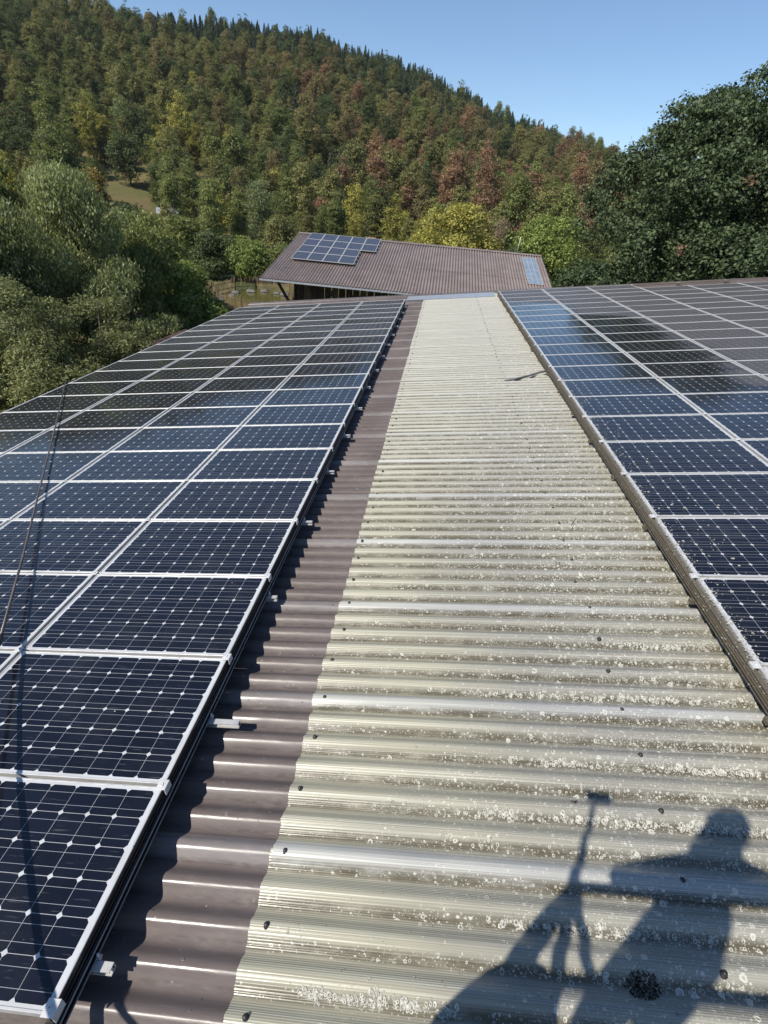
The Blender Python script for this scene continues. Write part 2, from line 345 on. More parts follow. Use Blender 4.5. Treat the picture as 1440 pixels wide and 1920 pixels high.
# ------------------------------------------------------------------ the big roof
WAVE, CREST0, AMP = 0.1765, 0.83, 0.0235
NC = -0.23 - AMP                               # middle height of the waves (crests at -0.23)
U_EAVE, U_RIDGE = -7.35, 15.6
V_END = CREST0 + 6*WAVE*22
barn = empty('solar_roof_building', (0, 10, GZ))
tag(barn, 'long low building whose corrugated roof fills the foreground, brown with one pale translucent strip', 'building')
def at_parent(o, parent):                      # keep world placement under a moved parent
    o.parent = parent; o.matrix_parent_inverse = Matrix.Translation(-Vector(parent.location)); return o
def sheet_mesh(name, L, mats, nu=6, jag=0.0, lift=0.0):
    """a corrugated sheet of six waves along +Y (length 6*WAVE) with a raised half-wave lap at its near edge; runs L along +X"""
    ys = np.concatenate([np.linspace(-0.42, 0.5, 13), np.linspace(0.5, 6.02, 72)[1:]])
    up = 0.0055*np.clip((0.62 - ys)/0.25, 0, 1)
    zz = AMP*np.cos(2*np.pi*ys) + up + lift
    xs = np.linspace(0, L, nu)
    X, Y = np.meshgrid(xs, ys*WAVE, indexing='ij'); Z = np.broadcast_to(zz, X.shape)
    if jag:
        X = X.copy(); X[0] += jag*np.sin(np.arange(len(ys))*1.7)*rng.random(len(ys))
    V = np.stack([X, Y, Z], -1).reshape(-1, 3); n = len(ys)
    a, b = np.meshgrid(np.arange(nu-1), np.arange(n-1), indexing='ij')
    F = np.stack([a*n+b, (a+1)*n+b, (a+1)*n+b+1, a*n+b+1], -1).reshape(-1, 4)
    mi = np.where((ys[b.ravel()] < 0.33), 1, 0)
    # thin edge lip so the lap has thickness
    lip0 = len(V); Lp = np.stack([xs, np.full(nu, ys[0]*WAVE), np.full(nu, zz[0]-0.006)], 1)
    V = np.concatenate([V, Lp]); c = np.arange(nu-1)
    F = np.concatenate([F, np.stack([c*n, lip0+c, lip0+c+1, (c+1)*n], -1)]); mi = np.concatenate([mi, np.ones(nu-1, int)])
    return arr_mesh(name, V, F, mats, mi, smooth=True)
U_SEAM, U_CLEAR_END = 0.665, 3.78
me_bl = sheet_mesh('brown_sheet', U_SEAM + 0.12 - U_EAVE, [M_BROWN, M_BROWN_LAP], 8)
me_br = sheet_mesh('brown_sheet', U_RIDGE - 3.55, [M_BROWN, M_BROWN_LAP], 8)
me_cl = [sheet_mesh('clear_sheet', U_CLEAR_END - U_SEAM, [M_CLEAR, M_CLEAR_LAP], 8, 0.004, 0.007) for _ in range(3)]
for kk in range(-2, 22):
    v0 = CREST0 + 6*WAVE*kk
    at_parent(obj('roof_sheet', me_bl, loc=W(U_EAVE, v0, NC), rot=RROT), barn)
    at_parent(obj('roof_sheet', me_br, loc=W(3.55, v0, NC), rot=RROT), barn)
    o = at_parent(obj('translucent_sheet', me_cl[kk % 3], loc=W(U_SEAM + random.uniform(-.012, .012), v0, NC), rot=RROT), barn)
    if kk == -2: o['label'] = 'yellowed translucent corrugated sheet with lichen'
bb = MB()
bb.lathe([(0.0, -0.01), (0.018, -0.008), (0.018, 0.003), (0.0125, 0.006), (0.0125, 0.014), (0.008, 0.020), (0.0, 0.021)], 10)
me_bolt = bb.mesh('roof_bolt', M_BLACK)
for u0 in (0.745, 2.82):
    for q in range(-3, 67):
        v = CREST0 + 2*WAVE*q
        if v < -1.1 or v > V_END - 0.4: continue
        at_parent(obj('roof_bolt', me_bolt, loc=W(u0 + random.gauss(0, 0.012), v + random.gauss(0, 0.008), -0.229), rot=(random.gauss(0, .1), -TH + random.gauss(0, .1), 0)), barn)
vc = MB()                                     # far verge cap, ridge cap, eave gutter
prof = [(-0.34, -0.02), (-0.30, 0.035), (-0.04, 0.055), (0.02, 0.05), (0.03, -0.20)]
def verge(u0, u1):
    m = MB(); P = [W(uu, V_END + a, -0.23 + b) for uu in (u0, u1) for a, b in prof]
    m.add(P, [(j, j+1, j+6, j+5) for j in range(4)]); return m
for q in range(16):
    u0 = U_EAVE + q*1.45; at_parent(verge(u0, min(u0 + 1.47, U_RIDGE)).build('verge_cap', M_BROWN), barn)
for q in range(30):
    at_parent(obj('verge_bolt', me_bolt, loc=W(U_EAVE + 0.4 + q*0.75, V_END - 0.16, -0.186), rot=RROT), barn)
m = MB(); P = [W(uu, V_END - vv, -0.235 + hh) for uu in (-0.05, 3.62) for vv, hh in ((1.45, 0.012), (1.40, 0.022), (0.36, 0.03), (0.30, 0.0))]
m.add(P, [(j, j+1, j+5, j+4) for j in range(3)]); at_parent(m.build('flashing', M_FLASH), barn)
m = MB()
for sgn in (1,):
    P = [W(U_RIDGE + a, vv, -0.23 + b) for vv in (-1.3, V_END) for a, b in ((-0.25, 0.03), (-0.06, 0.06), (0, 0.09), (0.08, 0.06), (0.3, -0.02), (6.0, -1.75))]
    m.add(P, [(j, j+1, j+7, j+6) for j in range(5)])
at_parent(m.build('rear_slope', M_BROWN), barn)
m = MB()
gp = [(0.0, 0.0), (-0.02, -0.09), (-0.075, -0.12), (-0.13, -0.09), (-0.14, -0.0)]
P = [W(U_EAVE + 0.02 + a, vv, -0.30 + b) for vv in (-1.3, V_END) for a, b in gp]
m.add(P, [(j, j+1, j+6, j+5) for j in range(4)], 0, True); at_parent(m.build('gutter', M_FLASH), barn)
zE, zR = W(U_EAVE, 0, -.35).z, W(U_RIDGE, 0, -.35).z
xE, xR = W(U_EAVE+0.7, 0, 0).x, W(U_RIDGE, 0, 0).x + 5.2
def wall(pts, thick):
    m = MB(); a = [Vector(p) for p in pts]; d = Vector(thick); m.add(a + [p + d for p in a], [(0, 1, 2, 3), (7, 6, 5, 4), (0, 4, 5, 1), (1, 5, 6, 2), (2, 6, 7, 3), (3, 7, 4, 0)]); return m
for pts, th_ in (([(xE, -1, GZ-.3), (xE, V_END - .5, GZ-.3), (xE, V_END - .5, zE), (xE, -1, zE)], (-.12, 0, 0)),
                 ([(xR, -1, GZ-.3), (xR, V_END - .5, GZ-.3), (xR, V_END - .5, zE), (xR, -1, zE)], (.12, 0, 0)),
                 ([(xE, -1, GZ-.3), (xR, -1, GZ-.3), (xR, -1, zE-.1), (xE, -1, zE-.1)], (0, .12, 0)),
                 ([(xE, V_END - .5, GZ-.3), (xR, V_END - .5, GZ-.3), (xR, V_END - .5, zE-.1), (xE, V_END - .5, zE-.1)], (0, .12, 0))):
    at_parent(wall(pts, th_).build('wall', M_WOOD), barn)
# dark soffit under the translucent strip is the open hall itself: a floor slab and purlins
m = MB()
for q in range(9): m.bar(W(U_EAVE + .5 + q*2.7, -1.1, -.36), W(U_EAVE + .5 + q*2.7, V_END - .2, -.36), .09, .12)
at_parent(m.build('purlins', M_WOOD_D), barn)

# ------------------------------------------------------------------ solar panels
PA, PB, PW, PD = 1.7087, 1.01, 1.675, 0.99
cw, cd, gw = 0.1582, 0.1545, 0.1604
gd = 0.1567
def octa(cx, cy, z):
    a, b, c = cw/2, cd/2, 0.0148
    P = [(-a+c, -b), (a-c, -b), (a, -b+c), (a, b-c), (a-c, b), (-a+c, b), (-a, b-c), (-a, -b+c)]
    return [(cx+p, cy+q, z) for p, q in P], [((p+a)/cw, (q+b)/cd) for p, q in P]
v8, uv8 = octa(0, 0, 0)
me_cell = arr_mesh('cell', v8, [tuple(range(8))], M_CELL, uv=uv8)
Vc, Uc, Fc = [], [], []
CELLS = [((a - 4.5)*gw, (b - 2.5)*gd) for a in range(10) for b in range(6)]
for cx, cy in CELLS:
    a, b = octa(cx, cy, -0.0035); Fc.append(tuple(range(len(Vc), len(Vc)+8))); Vc += a; Uc += b
me_cells = arr_mesh('cells', Vc, Fc, M_CELL, uv=Uc)
m = MB(); fw = 0.011
for sy in (-1, 1): m.box((0, sy*(PD/2 - fw/2), -0.02), (PW, fw, 0.04), bev=0.0015)
for sx in (-1, 1): m.box((sx*(PW/2 - fw/2), 0, -0.02), (fw, PD - 2*fw - 0.001, 0.04), bev=0.0015)
me_frame = m.mesh('frame', M_FRAME)
m = MB(); m.box((0, 0, -0.007), (PW - 2*fw - .001, PD - 2*fw - .001, 0.006)); me_back = m.mesh('backsheet', M_BACK)
def panel(u, v, label, group):
    """u, v: panel centre on the roof"""
    p = empty('solar_module', W(u, v, random.gauss(0, 0.0012)), (random.gauss(0, .0012), -TH + random.gauss(0, .0012), 0)); tag(p, label, 'solar panel', group)
    obj('frame', me_frame, p); obj('backsheet', me_back, p)
    if (Vector(p.location) - CAM).length < 7.4:
        for cx, cy in CELLS: obj('cell', me_cell, p, (cx, cy, -0.0035))
    else: obj('cells', me_cells, p)
    return p
LCOL = ['column beside brown strip', 'second column from brown strip', 'third column from brown strip', 'column along left eave']
for c in range(4):
    for r in range(21):
        panel(-c*PA - PA/2 + (PA-PW)/2, r*PB + PB/2, 'left array solar panel, %s row from near end, %s' % (ORD[r], LCOL[c]), 'panels of the left array')
GU, GV0 = 3.7008, 3.1228
RCOL = ['column beside pale strip', 'second column from pale strip', 'third column from pale strip', 'fourth column from pale strip', 'fifth column from pale strip', 'sixth column from pale strip']
R0, R1 = -3, 19
for c in range(6):
    for r in range(R0, R1 - (1 if c > 2 else 0)):
        vv = GV0 + r*PB + PB/2; uu = GU + c*PA + PA/2
        if c*1.7 > (vv + 1.0)*1.55 + 1.2: continue             # far outside the frame on the right
        fr = R1 - (1 if c > 2 else 0) - 1 - r
        panel(uu, vv, 'right array solar panel, %s row from far end, %s' % (ORD[fr], RCOL[c]), 'panels of the right array')
# rails, clamps and stubs
def rail_sub(name, mt, parent, pts_box):
    return pts_box.build(name, mt, parent)
def rail_profile(m, u0, n0, v0, v1, mi=0, flip=1):
    for du, dn, w, h in ((0.0, -0.005, 0.034, 0.010), (-flip*0.006, -0.019, 0.018, 0.018), (0.0, -0.033, 0.034, 0.010)):
        m.box((u0 + du, (v0+v1)/2, n0 + dn), (w, v1 - v0, h))
lm = empty('solar_mounting_frame', W(0, 0, 0), RROT); tag(lm, 'bright aluminium rails, clamps and stubs carrying the left solar array', 'mounting frame')
for c in range(5):
    m = MB(); ue = (0.012 if c == 0 else -c*PA + (PA-PW)/2)
    rail_profile(m, ue - 0.022, -0.042, -0.10, 21*PB + 0.02); rail_profile(m, ue - 0.016, -0.088, -0.10, 21*PB + 0.02)
    lr = m.build('long_rail', M_SHADERAIL if c == 0 else M_RAIL, lm)
    if c == 0:
        m = MB(); m.box((ue + 0.0005, 10.5, -0.0862), (0.006, 21.2, 0.0035)).box((ue + 0.0015, 10.5, -0.127), (0.006, 21.2, 0.003)); m.build('lip_highlight', M_RAIL, lr)  # bright strips stand for light caught on the rail edges
        m = MB(); m.box((-0.0005 + (PA-PW)/2 - 0.0165, 10.6, -0.023), (0.0012, 21.2, 0.033)); m.build('shade_strip', M_SHADERAIL, lm)  # dark strip added over the frame sides to stand for their shade
m = MB(); m.box((0, 0, 0.0025), (0.052, 0.062, 0.005), bev=.001).box((0.0285, 0, -0.020), (0.005, 0.062, 0.05)).lathe([(0.009, 0.005), (0.009, 0.010), (0.005, 0.010), (0.005, 0.006), (0, 0.006)], 8)
me_clamp = m.mesh('clamp', M_CLAMP)
m = MB(); m.box((0, 0, 0.0025), (0.06, 0.045, 0.005), bev=.001).lathe([(0.009, 0.005), (0.009, 0.011), (0, 0.011)], 8); me_mid = m.mesh('middle_clamp', M_CLAMP)
for r in range(22):
    v = r*PB + (-0.0 if r else 0.03); v = v - (0.02 if r == 21 else 0)
    obj('clamp', me_clamp, lm, (-0.010, v, 0.002))
    for c in range(1, 4): obj('middle_clamp', me_mid, lm, (-c*PA + (PA-PW)/2 - 0.017, v, 0.002))
for q in range(22):
    v = 0.22 + q*1.335*1.0
    if v > 21: break
    L = 0.20 if q == 1 else random.uniform(0.075, 0.105)
    m = MB(); u0 = -6.9; u1 = 0.03 + L; n0 = -0.128
    for dn, w, h in ((0.0, 0.040, 0.006), (-0.032, 0.040, 0.006)): m.box(((u0+u1)/2, v, n0 + dn), (u1-u0, w, h))
    m.box(((u0+u1)/2 - 0.002, v, n0 - 0.016), (u1-u0-0.004, 0.010, 0.026)); m.box(((u0+u1)/2, v + 0.017, n0 - 0.016), (u1-u0, 0.005, 0.026))
    m.lathe([(0.006, 0), (0.006, 0.05), (0, 0.05)], 6, 0, (0.03, v + 0.03, n0 - 0.01)).box((0.03, v+.03, n0+.012), (.02, .02, .012))
    m.build('cross_rail', M_RAIL, lm)
    for uu in (-0.35, -2.2, -4.4, -6.4):
        MB().tube([(uu, v, n0 - .03), (uu, v, -0.27)], 0.007, 6).build('hanger_bolt', M_RAIL, lm)
rm = empty('solar_mounting_frame', W(GU, 0, 0), RROT); tag(rm, 'weathered lichen-grown rails and clamps carrying the right solar array', 'mounting frame')
for c in range(7):
    m = MB(); ue = -0.015 if c == 0 else c*PA - (PA-PW)/2
    va = GV0 + (R0)*PB if c < 3 else 4.0
    rail_profile(m, ue - 0.006, -0.010 if c == 0 else -0.042, va, GV0 + 19*PB, flip=-1); rail_profile(m, ue - 0.010, -0.058 if c == 0 else -0.088, va, GV0 + 19*PB, flip=-1)
    if c == 0: rail_profile(m, ue + 0.004, -0.108, va, GV0 + 19*PB, flip=-1)
    m.build('long_rail', M_OLD, rm)
for r in range(R0, 20):
    v = GV0 + r*PB
    obj('clamp', me_clamp, rm, (0.002, v, 0.003), (0, 0, math.pi))
    for c in range(1, 6):
        if v > (c*1.7 - 1.2)/1.55 - 1: obj('middle_clamp', me_mid, rm, (c*PA - 0.0, v, 0.002))
for q in range(20):
    v = 0.6 + q*1.2; m = MB(); m.box((4.6, v, -0.168), (9.3, 0.04, 0.04)); m.build('cross_rail', M_OLD, rm)
    for uu in (0.3, 2.4, 4.8, 7.2): MB().tube([(uu, v, -0.18), (uu, v, -0.27)], 0.007, 6).build('hanger_bolt', M_OLD, rm)

# ------------------------------------------------------------------ lichen crusts on the translucent strip and along the right array
def wave_n(v): return NC + AMP*np.cos(2*np.pi*(v - CREST0)/WAVE) + 0.0075
def rosettes(name, U, Vv, rad, surf, mt, label):
    """small raised crust discs with a rim, following the surface"""
    n = len(U); seg = 7; a = np.linspace(0, 2*np.pi, seg, endpoint=False)
    Vs = []; 
    for fr, hh in ((0.45, -0.4), (0.62, 0.6), (0.85, 1.0), (1.0, -0.3)):
        jr = 1 + 0.28*rng.standard_normal((n, seg))*(0.6 if fr else 0)
        du = (rad[:, None]*fr*np.cos(a)[None]*jr); dv = (rad[:, None]*fr*np.sin(a)[None]*jr)
        uu = U[:, None] + du; vv = Vv[:, None] + dv
        nn = surf(vv) + hh*np.minimum(rad[:, None]*0.22, 0.005)
        Vs.append(np.stack([uu*CT - nn*ST, vv, uu*ST + nn*CT], -1))
    V = np.stack(Vs, 1).reshape(n, 4*seg, 3)
    F = [(k0*seg + k, k0*seg + (k+1) % seg, (k0+1)*seg + (k+1) % seg, (k0+1)*seg + k) for k0 in range(3) for k in range(seg)]
    F = (np.arange(n)[:, None, None]*4*seg + np.array(F)[None]).reshape(-1, 4)
    o = obj(name, arr_mesh(name, V.reshape(-1, 3), F, mt)); tag(o, label, kind='stuff'); return o
n = 9500
u = 0.75 + (U_CLEAR_END - 0.75)*rng.random(n)**0.62; v = -0.1 + 9.5*rng.random(n)**1.5
tr = rng.random(n) < 0.62                           # most sit low on the side facing the camera
ph = np.where(tr, -0.30 + 0.10*rng.standard_normal(n), rng.random(n))
v = np.floor(v/WAVE)*WAVE + CREST0 - np.floor(CREST0/WAVE)*WAVE + ph*WAVE
rr = np.clip(rng.lognormal(-5.55, 0.5, n), 0.002, 0.013)*np.interp(u, [0.7, 1.6, 3.6], [0.75, 0.95, 1.25])
rosettes('lichen', u, v, rr, wave_n, M_LICHEN, 'pale ring-shaped lichen crusts dotted over the translucent roof strip')
U_, V_ = [], []
for cu_, cv_, sp, cnt in ((1.05, .37, .05, 40), (1.2, .38, .03, 30), (1.46, .385, .035, 45), (1.32, .38, .03, 25), (1.1, .03, .16, 160), (1.45, .04, .12, 120), (2.7, .37, .06, 60), (1.62, .375, .03, 30),
                          (1.9, 1.24, .12, 60), (2.5, 1.245, .2, 110), (3.1, 1.24, .2, 140), (2.3, 1.6, .15, 70), (3.2, 1.59, .2, 120), (2.9, 2.12, .3, 140), (2.0, 2.13, .2, 70), (3.3, 2.65, .2, 110), (2.1, .72, .15, 60), (2.6, .73, .2, 60)):
    U_.append(rng.normal(cu_, sp, cnt)); V_.append(rng.normal(CREST0 + WAVE*(round((cv_-CREST0)/WAVE - 0.2) - 0.33 + 0), 0.011, cnt))
U_, V_ = np.concatenate(U_), np.concatenate(V_)
rosettes('lichen', U_, V_, np.clip(rng.lognormal(-5.0, 0.4, len(U_)), .003, .014), lambda q: wave_n(q) + 0.002, simple('grey_crust_lichen', (0.44, 0.43, 0.38), 0.95, var=0.4, scale=70, spec=0.1), 'grey crumbly lichen clumps lined up in the roof valleys')
n = 2600
v = 0.6 + 9.0*rng.random(n)**1.25; u = GU + 0.004 + np.abs(rng.exponential(0.05, n))*np.where(rng.random(n) < 0.35, 4.5, 0.45); ok = u < GU + 0.9
rosettes('lichen', u[ok], v[ok], np.clip(rng.lognormal(-5.5, 0.45, ok.sum()), .002, .011), lambda q: 0.0*q - 0.001, M_LICHEN, 'pale lichen crumbs along the left edge of the right solar array')
n = 260
rosettes('lichen', -0.3 + .95*rng.random(n), -.1 + 6*rng.random(n)**1.3, np.clip(rng.lognormal(-5.5, 0.6, n), .002, .018), lambda q: wave_n(q) - 0.0072, simple('grey_film_lichen', (0.21, 0.20, 0.185), 0.95, var=0.4, scale=70, spec=0.1), 'faint grey lichen spots on the brown roof sheets')
def tuft(u, v, r, mt, name, label, cat, cnt=130):
    m = MB()
    for _ in range(cnt):
        a = random.uniform(0, 6.28); q = r*math.sqrt(random.random()); uu = u + q*math.cos(a)*1.25; vv = v + q*math.sin(a)*.85
        b = W(uu, vv, float(wave_n(np.array(vv))) - .002); t_ = b + Vector((random.gauss(0, .007), random.gauss(0, .007), random.uniform(.003, .02)))
        s_ = Vector((random.gauss(0, .0035), random.gauss(0, .0035), .002)); m.add([b - s_, b + s_, t_], [(0, 1, 2)])
    tag(m.build(name, mt), label, cat)
tuft(2.49, .40, .058, M_MOSS, 'moss_clump', 'dark dry moss clump in a roof valley, beside the shadow', 'moss', 430)
tuft(2.36, 1.22, .016, M_MOSS, 'moss_clump', 'tiny dark crumb on the translucent strip above the arm shadow', 'moss', 30)
tuft(2.7, 3.62, .022, M_MOSS, 'moss_clump', 'small black crumb midway up the translucent strip', 'moss', 30)
m = MB(); m.tube([W(2.80, 10.02, -.215), W(3.05, 10.12, -.205), W(3.30, 10.25, -.19), W(3.55, 10.40, -.165), W(3.80, 10.52, -.15)], 0.022, 8)
tag(m.build('cable_conduit', simple('grey_conduit', (0.11, 0.11, 0.115), .5)), 'grey flexible conduit running from under the right array onto the pale strip', 'conduit')
m = MB(); m.tube([W(2.95, 4.28, -.2), W(3.0, 4.36, -.185), W(3.03, 4.42, -.19)], 0.004, 5)
tag(m.build('twig', M_WOOD_D), 'short dark twig lying on the translucent strip near the right rail', 'twig')
# telescopic cleaning pole
pp = [W(-6.98, 10.28, .03), W(-5.2, 7.45, .045), W(-3.5, 4.72, .07), W(-2.5, 3.14, .105), W(-1.77, 1.97, .146), W(-1.40, 1.38, .20), W(-1.02, .76, .31), W(-.46, -.18, .6), W(.05, -1.0, .98), W(.4, -1.6, 1.35)]
po = empty('cleaning_pole', pp[0]); tag(po, 'long thin brown telescopic pole lying across the left solar array', 'pole')
for a, b, r_ in ((0, 4, .011), (4, 6, .0135), (6, 9, .016)):
    at_parent(MB().tube(pp[a:b+1], r_, 8).build('pole_section', M_POLE), po)
at_parent(MB().tube([pp[4] + (pp[4]-pp[5])*.1, pp[4] - (pp[4]-pp[5])*.1], .018, 8).build('locking_collar', M_BLACK), po)

# ------------------------------------------------------------------ barn behind
BX0, BX1, BY0, BY1, BZ0, BZ1 = -9.6, 8.45, 33.0, 43.0, -1.21, 0.96
bslope = math.atan2(BZ1-BZ0, BY1-BY0); blen = math.hypot(BZ1-BZ0, BY1-BY0)
hb = empty('open_barn', ((BX0+BX1)/2, 38, GZ)); tag(hb, 'open wooden barn with brown corrugated roof beyond the solar roof', 'barn')
def bp(x, s, n): return Vector((x, BY0 + s*math.cos(bslope) - n*math.sin(bslope), BZ0 + s*math.sin(bslope) + n*math.cos(bslope)))
BW = 0.19; SW = BW*5
def barn_sheet(L, lift):
    xs = np.linspace(0, SW + BW*0.5, 45); ys = np.array([0, L*.33, L*.66, L]); zz = 0.042*np.cos(2*np.pi*xs/BW) + 0.004*(xs < BW*.4) + lift
    X, Y = np.meshgrid(xs, ys, indexing='ij'); Z = np.broadcast_to(zz[:, None], X.shape)
    V = np.stack([X, Y, Z], -1).reshape(-1, 3); a, b = np.meshgrid(np.arange(44), np.arange(3), indexing='ij')
    F = np.stack([a*4+b, (a+1)*4+b, (a+1)*4+b+1, a*4+b+1], -1).reshape(-1, 4); return arr_mesh('roof_sheet', V, F, M_BARN_ROOF, smooth=True)
low, upm = barn_sheet(blen*0.47, 0.0), barn_sheet(blen*0.55, 0.012)
for q in range(20):
    x0 = BX0 + q*SW
    if x0 + SW > BX1 + .1: break
    at_parent(obj('roof_sheet', low, loc=bp(x0, 0, 0), rot=(bslope, 0, 0)), hb); at_parent(obj('roof_sheet', upm, loc=bp(x0, blen*.45, 0), rot=(bslope, 0, 0)), hb)
m = MB(); P = [Vector((x, BY1 + a, BZ1 + b)) for x in (BX0 - .05, BX1 + .05) for a, b in ((-.28, .0), (-.12, .06), (0, .09), (.12, .05), (.3, -.03))]
m.add(P, [(j, j+1, j+6, j+5) for j in range(4)], 0, True); at_parent(m.build('ridge_cap', M_BARN_ROOF), hb)
m = MB(); m.add([Vector((BX0, BY1+.05, BZ1-.05)), Vector((BX1, BY1+.05, BZ1-.05)), Vector((BX1, BY1+8, BZ1-1.8)), Vector((BX0, BY1+8, BZ1-1.8))], [(0, 1, 2, 3)]); at_parent(m.build('rear_slope', M_BARN_ROOF), hb)
m = MB(); m.bar((BX0 - .05, BY0 - .06, BZ0 - .07), (BX1, BY0 - .06, BZ0 - .07), .13, .09); at_parent(m.build('gutter', M_FLASH), hb)
m = MB(); m.bar((BX0 + .02, BY0 + .1, BZ0 - .12), (BX0 + .02, BY1, BZ1 - .12), .05, .2); at_parent(m.build('barge_board', M_WOOD_D), hb)
for x in np.linspace(BX0 + 1.7, BX1 - .4, 6):
    at_parent(MB().bar((x, BY0 + .9, GZ - .2), (x, BY0 + .9, BZ0 + .1), .24, .24).build('post', M_WOOD_D), hb)
    at_parent(MB().bar((x, BY0 + .9, BZ0 - 1.6), (x - .9, BY0 + .75, BZ0 - .1), .16, .16).build('brace', M_WOOD_D), hb)
at_parent(MB().bar((BX0 + .3, BY0 + .9, BZ0 - .02), (BX1, BY0 + .9, BZ0 - .02), .2, .24).build('beam', M_WOOD_D), hb)
for q in range(38):
    x = BX0 + 2.0 + q*.46
    at_parent(MB().box((x, BY0 + 1.9 + .04*(q % 2), (GZ + BZ0)/2 - .15), (.42, .04, BZ0 - GZ - .1)).build('wall_board', M_WOOD if q % 4 == 1 else M_WOOD_D), hb)
for q in range(15):
    y = BY0 + 2.2 + q*.52; at_parent(MB().box((BX0 + 1.6, y, (GZ + BZ0)/2), (.04, .48, BZ0 - GZ + .2)).build('wall_board', M_WOOD_D), hb)
# skylight sheets at the right end
M_SKYL = simple('skylight_glazing', (0.20, 0.25, 0.31), 0.25, var=0.15, scale=2, spec=0.7)
sk = empty('roof_skylight', bp(7.55, 3.5, .1)); tag(sk, 'blue-grey glazed skylight strip at the right end of the barn roof', 'skylight')
for a in range(3):
    for b in range(6): at_parent(MB().box(bp(7.16 + a*.32, 4.2 + b*.92, .055), (.30, .89, .012), 0, Matrix.Rotation(bslope, 3, 'X')).build('pane', M_SKYL), sk)
m = MB()
for a in range(4): m.bar(bp(7.0 + a*.32, 3.72, .05), bp(7.0 + a*.32, 9.3, .05), .02, .05)
for b in range(7): m.bar(bp(7.0, 3.74 + b*.92, .048), bp(7.96, 3.74 + b*.92, .048), .03, .04)
at_parent(m.build('frame', M_FRAME), sk)
# small panels on the barn
M_BCELL = NT('barn_panel_cells')
_t = M_BCELL; _q = _t.sep(_t.n('UVMap').outputs[0])
_g = _t.math('MINIMUM', _t.math('PINGPONG', _t.math('MULTIPLY', _q[0], 6.0), 0.5), _t.math('PINGPONG', _t.math('MULTIPLY', _q[1], 10.0), 0.5))
M_BCELL = _t.done(_t.bsdf(color=_t.mix(_t.math('LESS_THAN', _g, 0.035), (0.020, 0.026, 0.042), (0.24, 0.25, 0.28)), rough=0.3, spec=0.4))
m = MB()
for sx in (-1, 1): m.box((sx*.50, 0, .0), (.03, 1.535, .04))
for sy in (-1, 1): m.box((0, sy*.755, .0), (1.03, .03, .042))
me_bf = m.mesh('frame', M_FRAME); me_bg = arr_mesh('glazing', [(-.48, -.735, .008), (.48, -.735, .008), (.48, .735, .008), (-.48, .735, .008)], [(0, 1, 2, 3)], M_BCELL, uv=[(0, 0), (1, 0), (1, 1), (0, 1)])
BR = ['top', 'second', 'third', 'bottom']; PXW, PXH = 1.045, 1.555
for r in range(4):
    for c in range(5 if r < 2 else 4):
        p = empty('barn_solar_module', bp(-8.6 + c*PXW + .5, blen - 1.1 - r*PXH, .17), (bslope, 0, 0))
        tag(p, 'small solar panel on the barn roof, %s row, %s from the left' % (BR[r], ORD[c]), 'solar panel', 'panels on the barn roof')
        obj('frame', me_bf, p); obj('glazing', me_bg, p)
for r in range(4):
    for k2 in (-.4, .4):
        n_ = 5 if r < 2 else 4
        o = MB().bar(bp(-8.65, blen - 1.1 - r*PXH + k2, .09), bp(-8.55 + n_*PXW, blen - 1.1 - r*PXH + k2, .09), .05, .1).build('panel_rail', M_RAIL); at_parent(o, hb)
tag(MB().tube([bp(6.7, blen - .05, .02), bp(6.75, blen, 1.15)], .02, 6).build('antenna_pole', M_WHITE), 'thin white pole standing on the barn ridge', 'pole')

# ------------------------------------------------------------------ pond, fence, valley things
pond_loop = [(-17.3, 42.6), (-15.5, 40.9), (-13.2, 39.5), (-10.6, 38.6), (-10.2, 43), (-10.6, 47.8), (-12.2, 49.5), (-15.9, 51.2), (-17.3, 49.4), (-17.8, 45.2)]
def inset(L, k):
    c = Vector((sum(p[0] for p in L)/len(L), sum(p[1] for p in L)/len(L))); return [tuple(c + (Vector(p)-c)*k) for p in L]
pw = inset(pond_loop, .86); me = bpy.data.meshes.new('pond'); zz = max(Hf(*p) for p in pw) + .05
me.from_pydata([(x, y, zz) for x, y in pw], [], [tuple(range(len(pw)))]); me.update()
t = NT('pond_water'); me.materials.append(t.done(t.bsdf(color=t.mix(t.noise(t.pos(), .8, 3), (0.10, 0.085, 0.022), (0.075, 0.08, 0.02)), rough=0.12, spec=0.5, normal=t.bump(t.noise(t.pos(), 5, 3), .08, .02))))
tag(obj('pond', me), 'small greenish pond inside a paling fence', kind='structure')
fe = empty('paling_fence', (-14, 45, GZ)); tag(fe, 'low rustic paling fence round the pond beside the barn', 'fence')
pts = [Vector((*p, 0)) for p in pond_loop] + [Vector((*pond_loop[0], 0))]
pm, rl = MB(), MB()
for a, b in zip(pts[:-1], pts[1:]):
    L = (b-a).length; k = int(L/.13)
    for q in range(k):
        p = a.lerp(b, q/k); z0 = Hf(p.x, p.y); h_ = random.uniform(.85, 1.12); lean = Vector((random.gauss(0, .03), random.gauss(0, .03), h_))
        pm.bar(Vector((p.x, p.y, z0 - .1)), Vector((p.x, p.y, z0)) + lean, .055, .035, up=(1, .2, 0))
    for hh in (.3, .75): rl.bar(Vector((a.x, a.y, Hf(a.x, a.y) + hh)), Vector((b.x, b.y, Hf(b.x, b.y) + hh)), .03, .03)
    at_parent(MB().bar(Vector((a.x, a.y, Hf(a.x, a.y) - .2)), Vector((a.x, a.y, Hf(a.x, a.y) + 1.2)), .11, .11, up=(1, 0, 0)).build('post', M_WOOD), fe)
o = at_parent(pm.build('pickets', M_PICKET), fe); o['kind'] = 'stuff'
at_parent(rl.build('wire_rails', M_WOOD_D), fe)
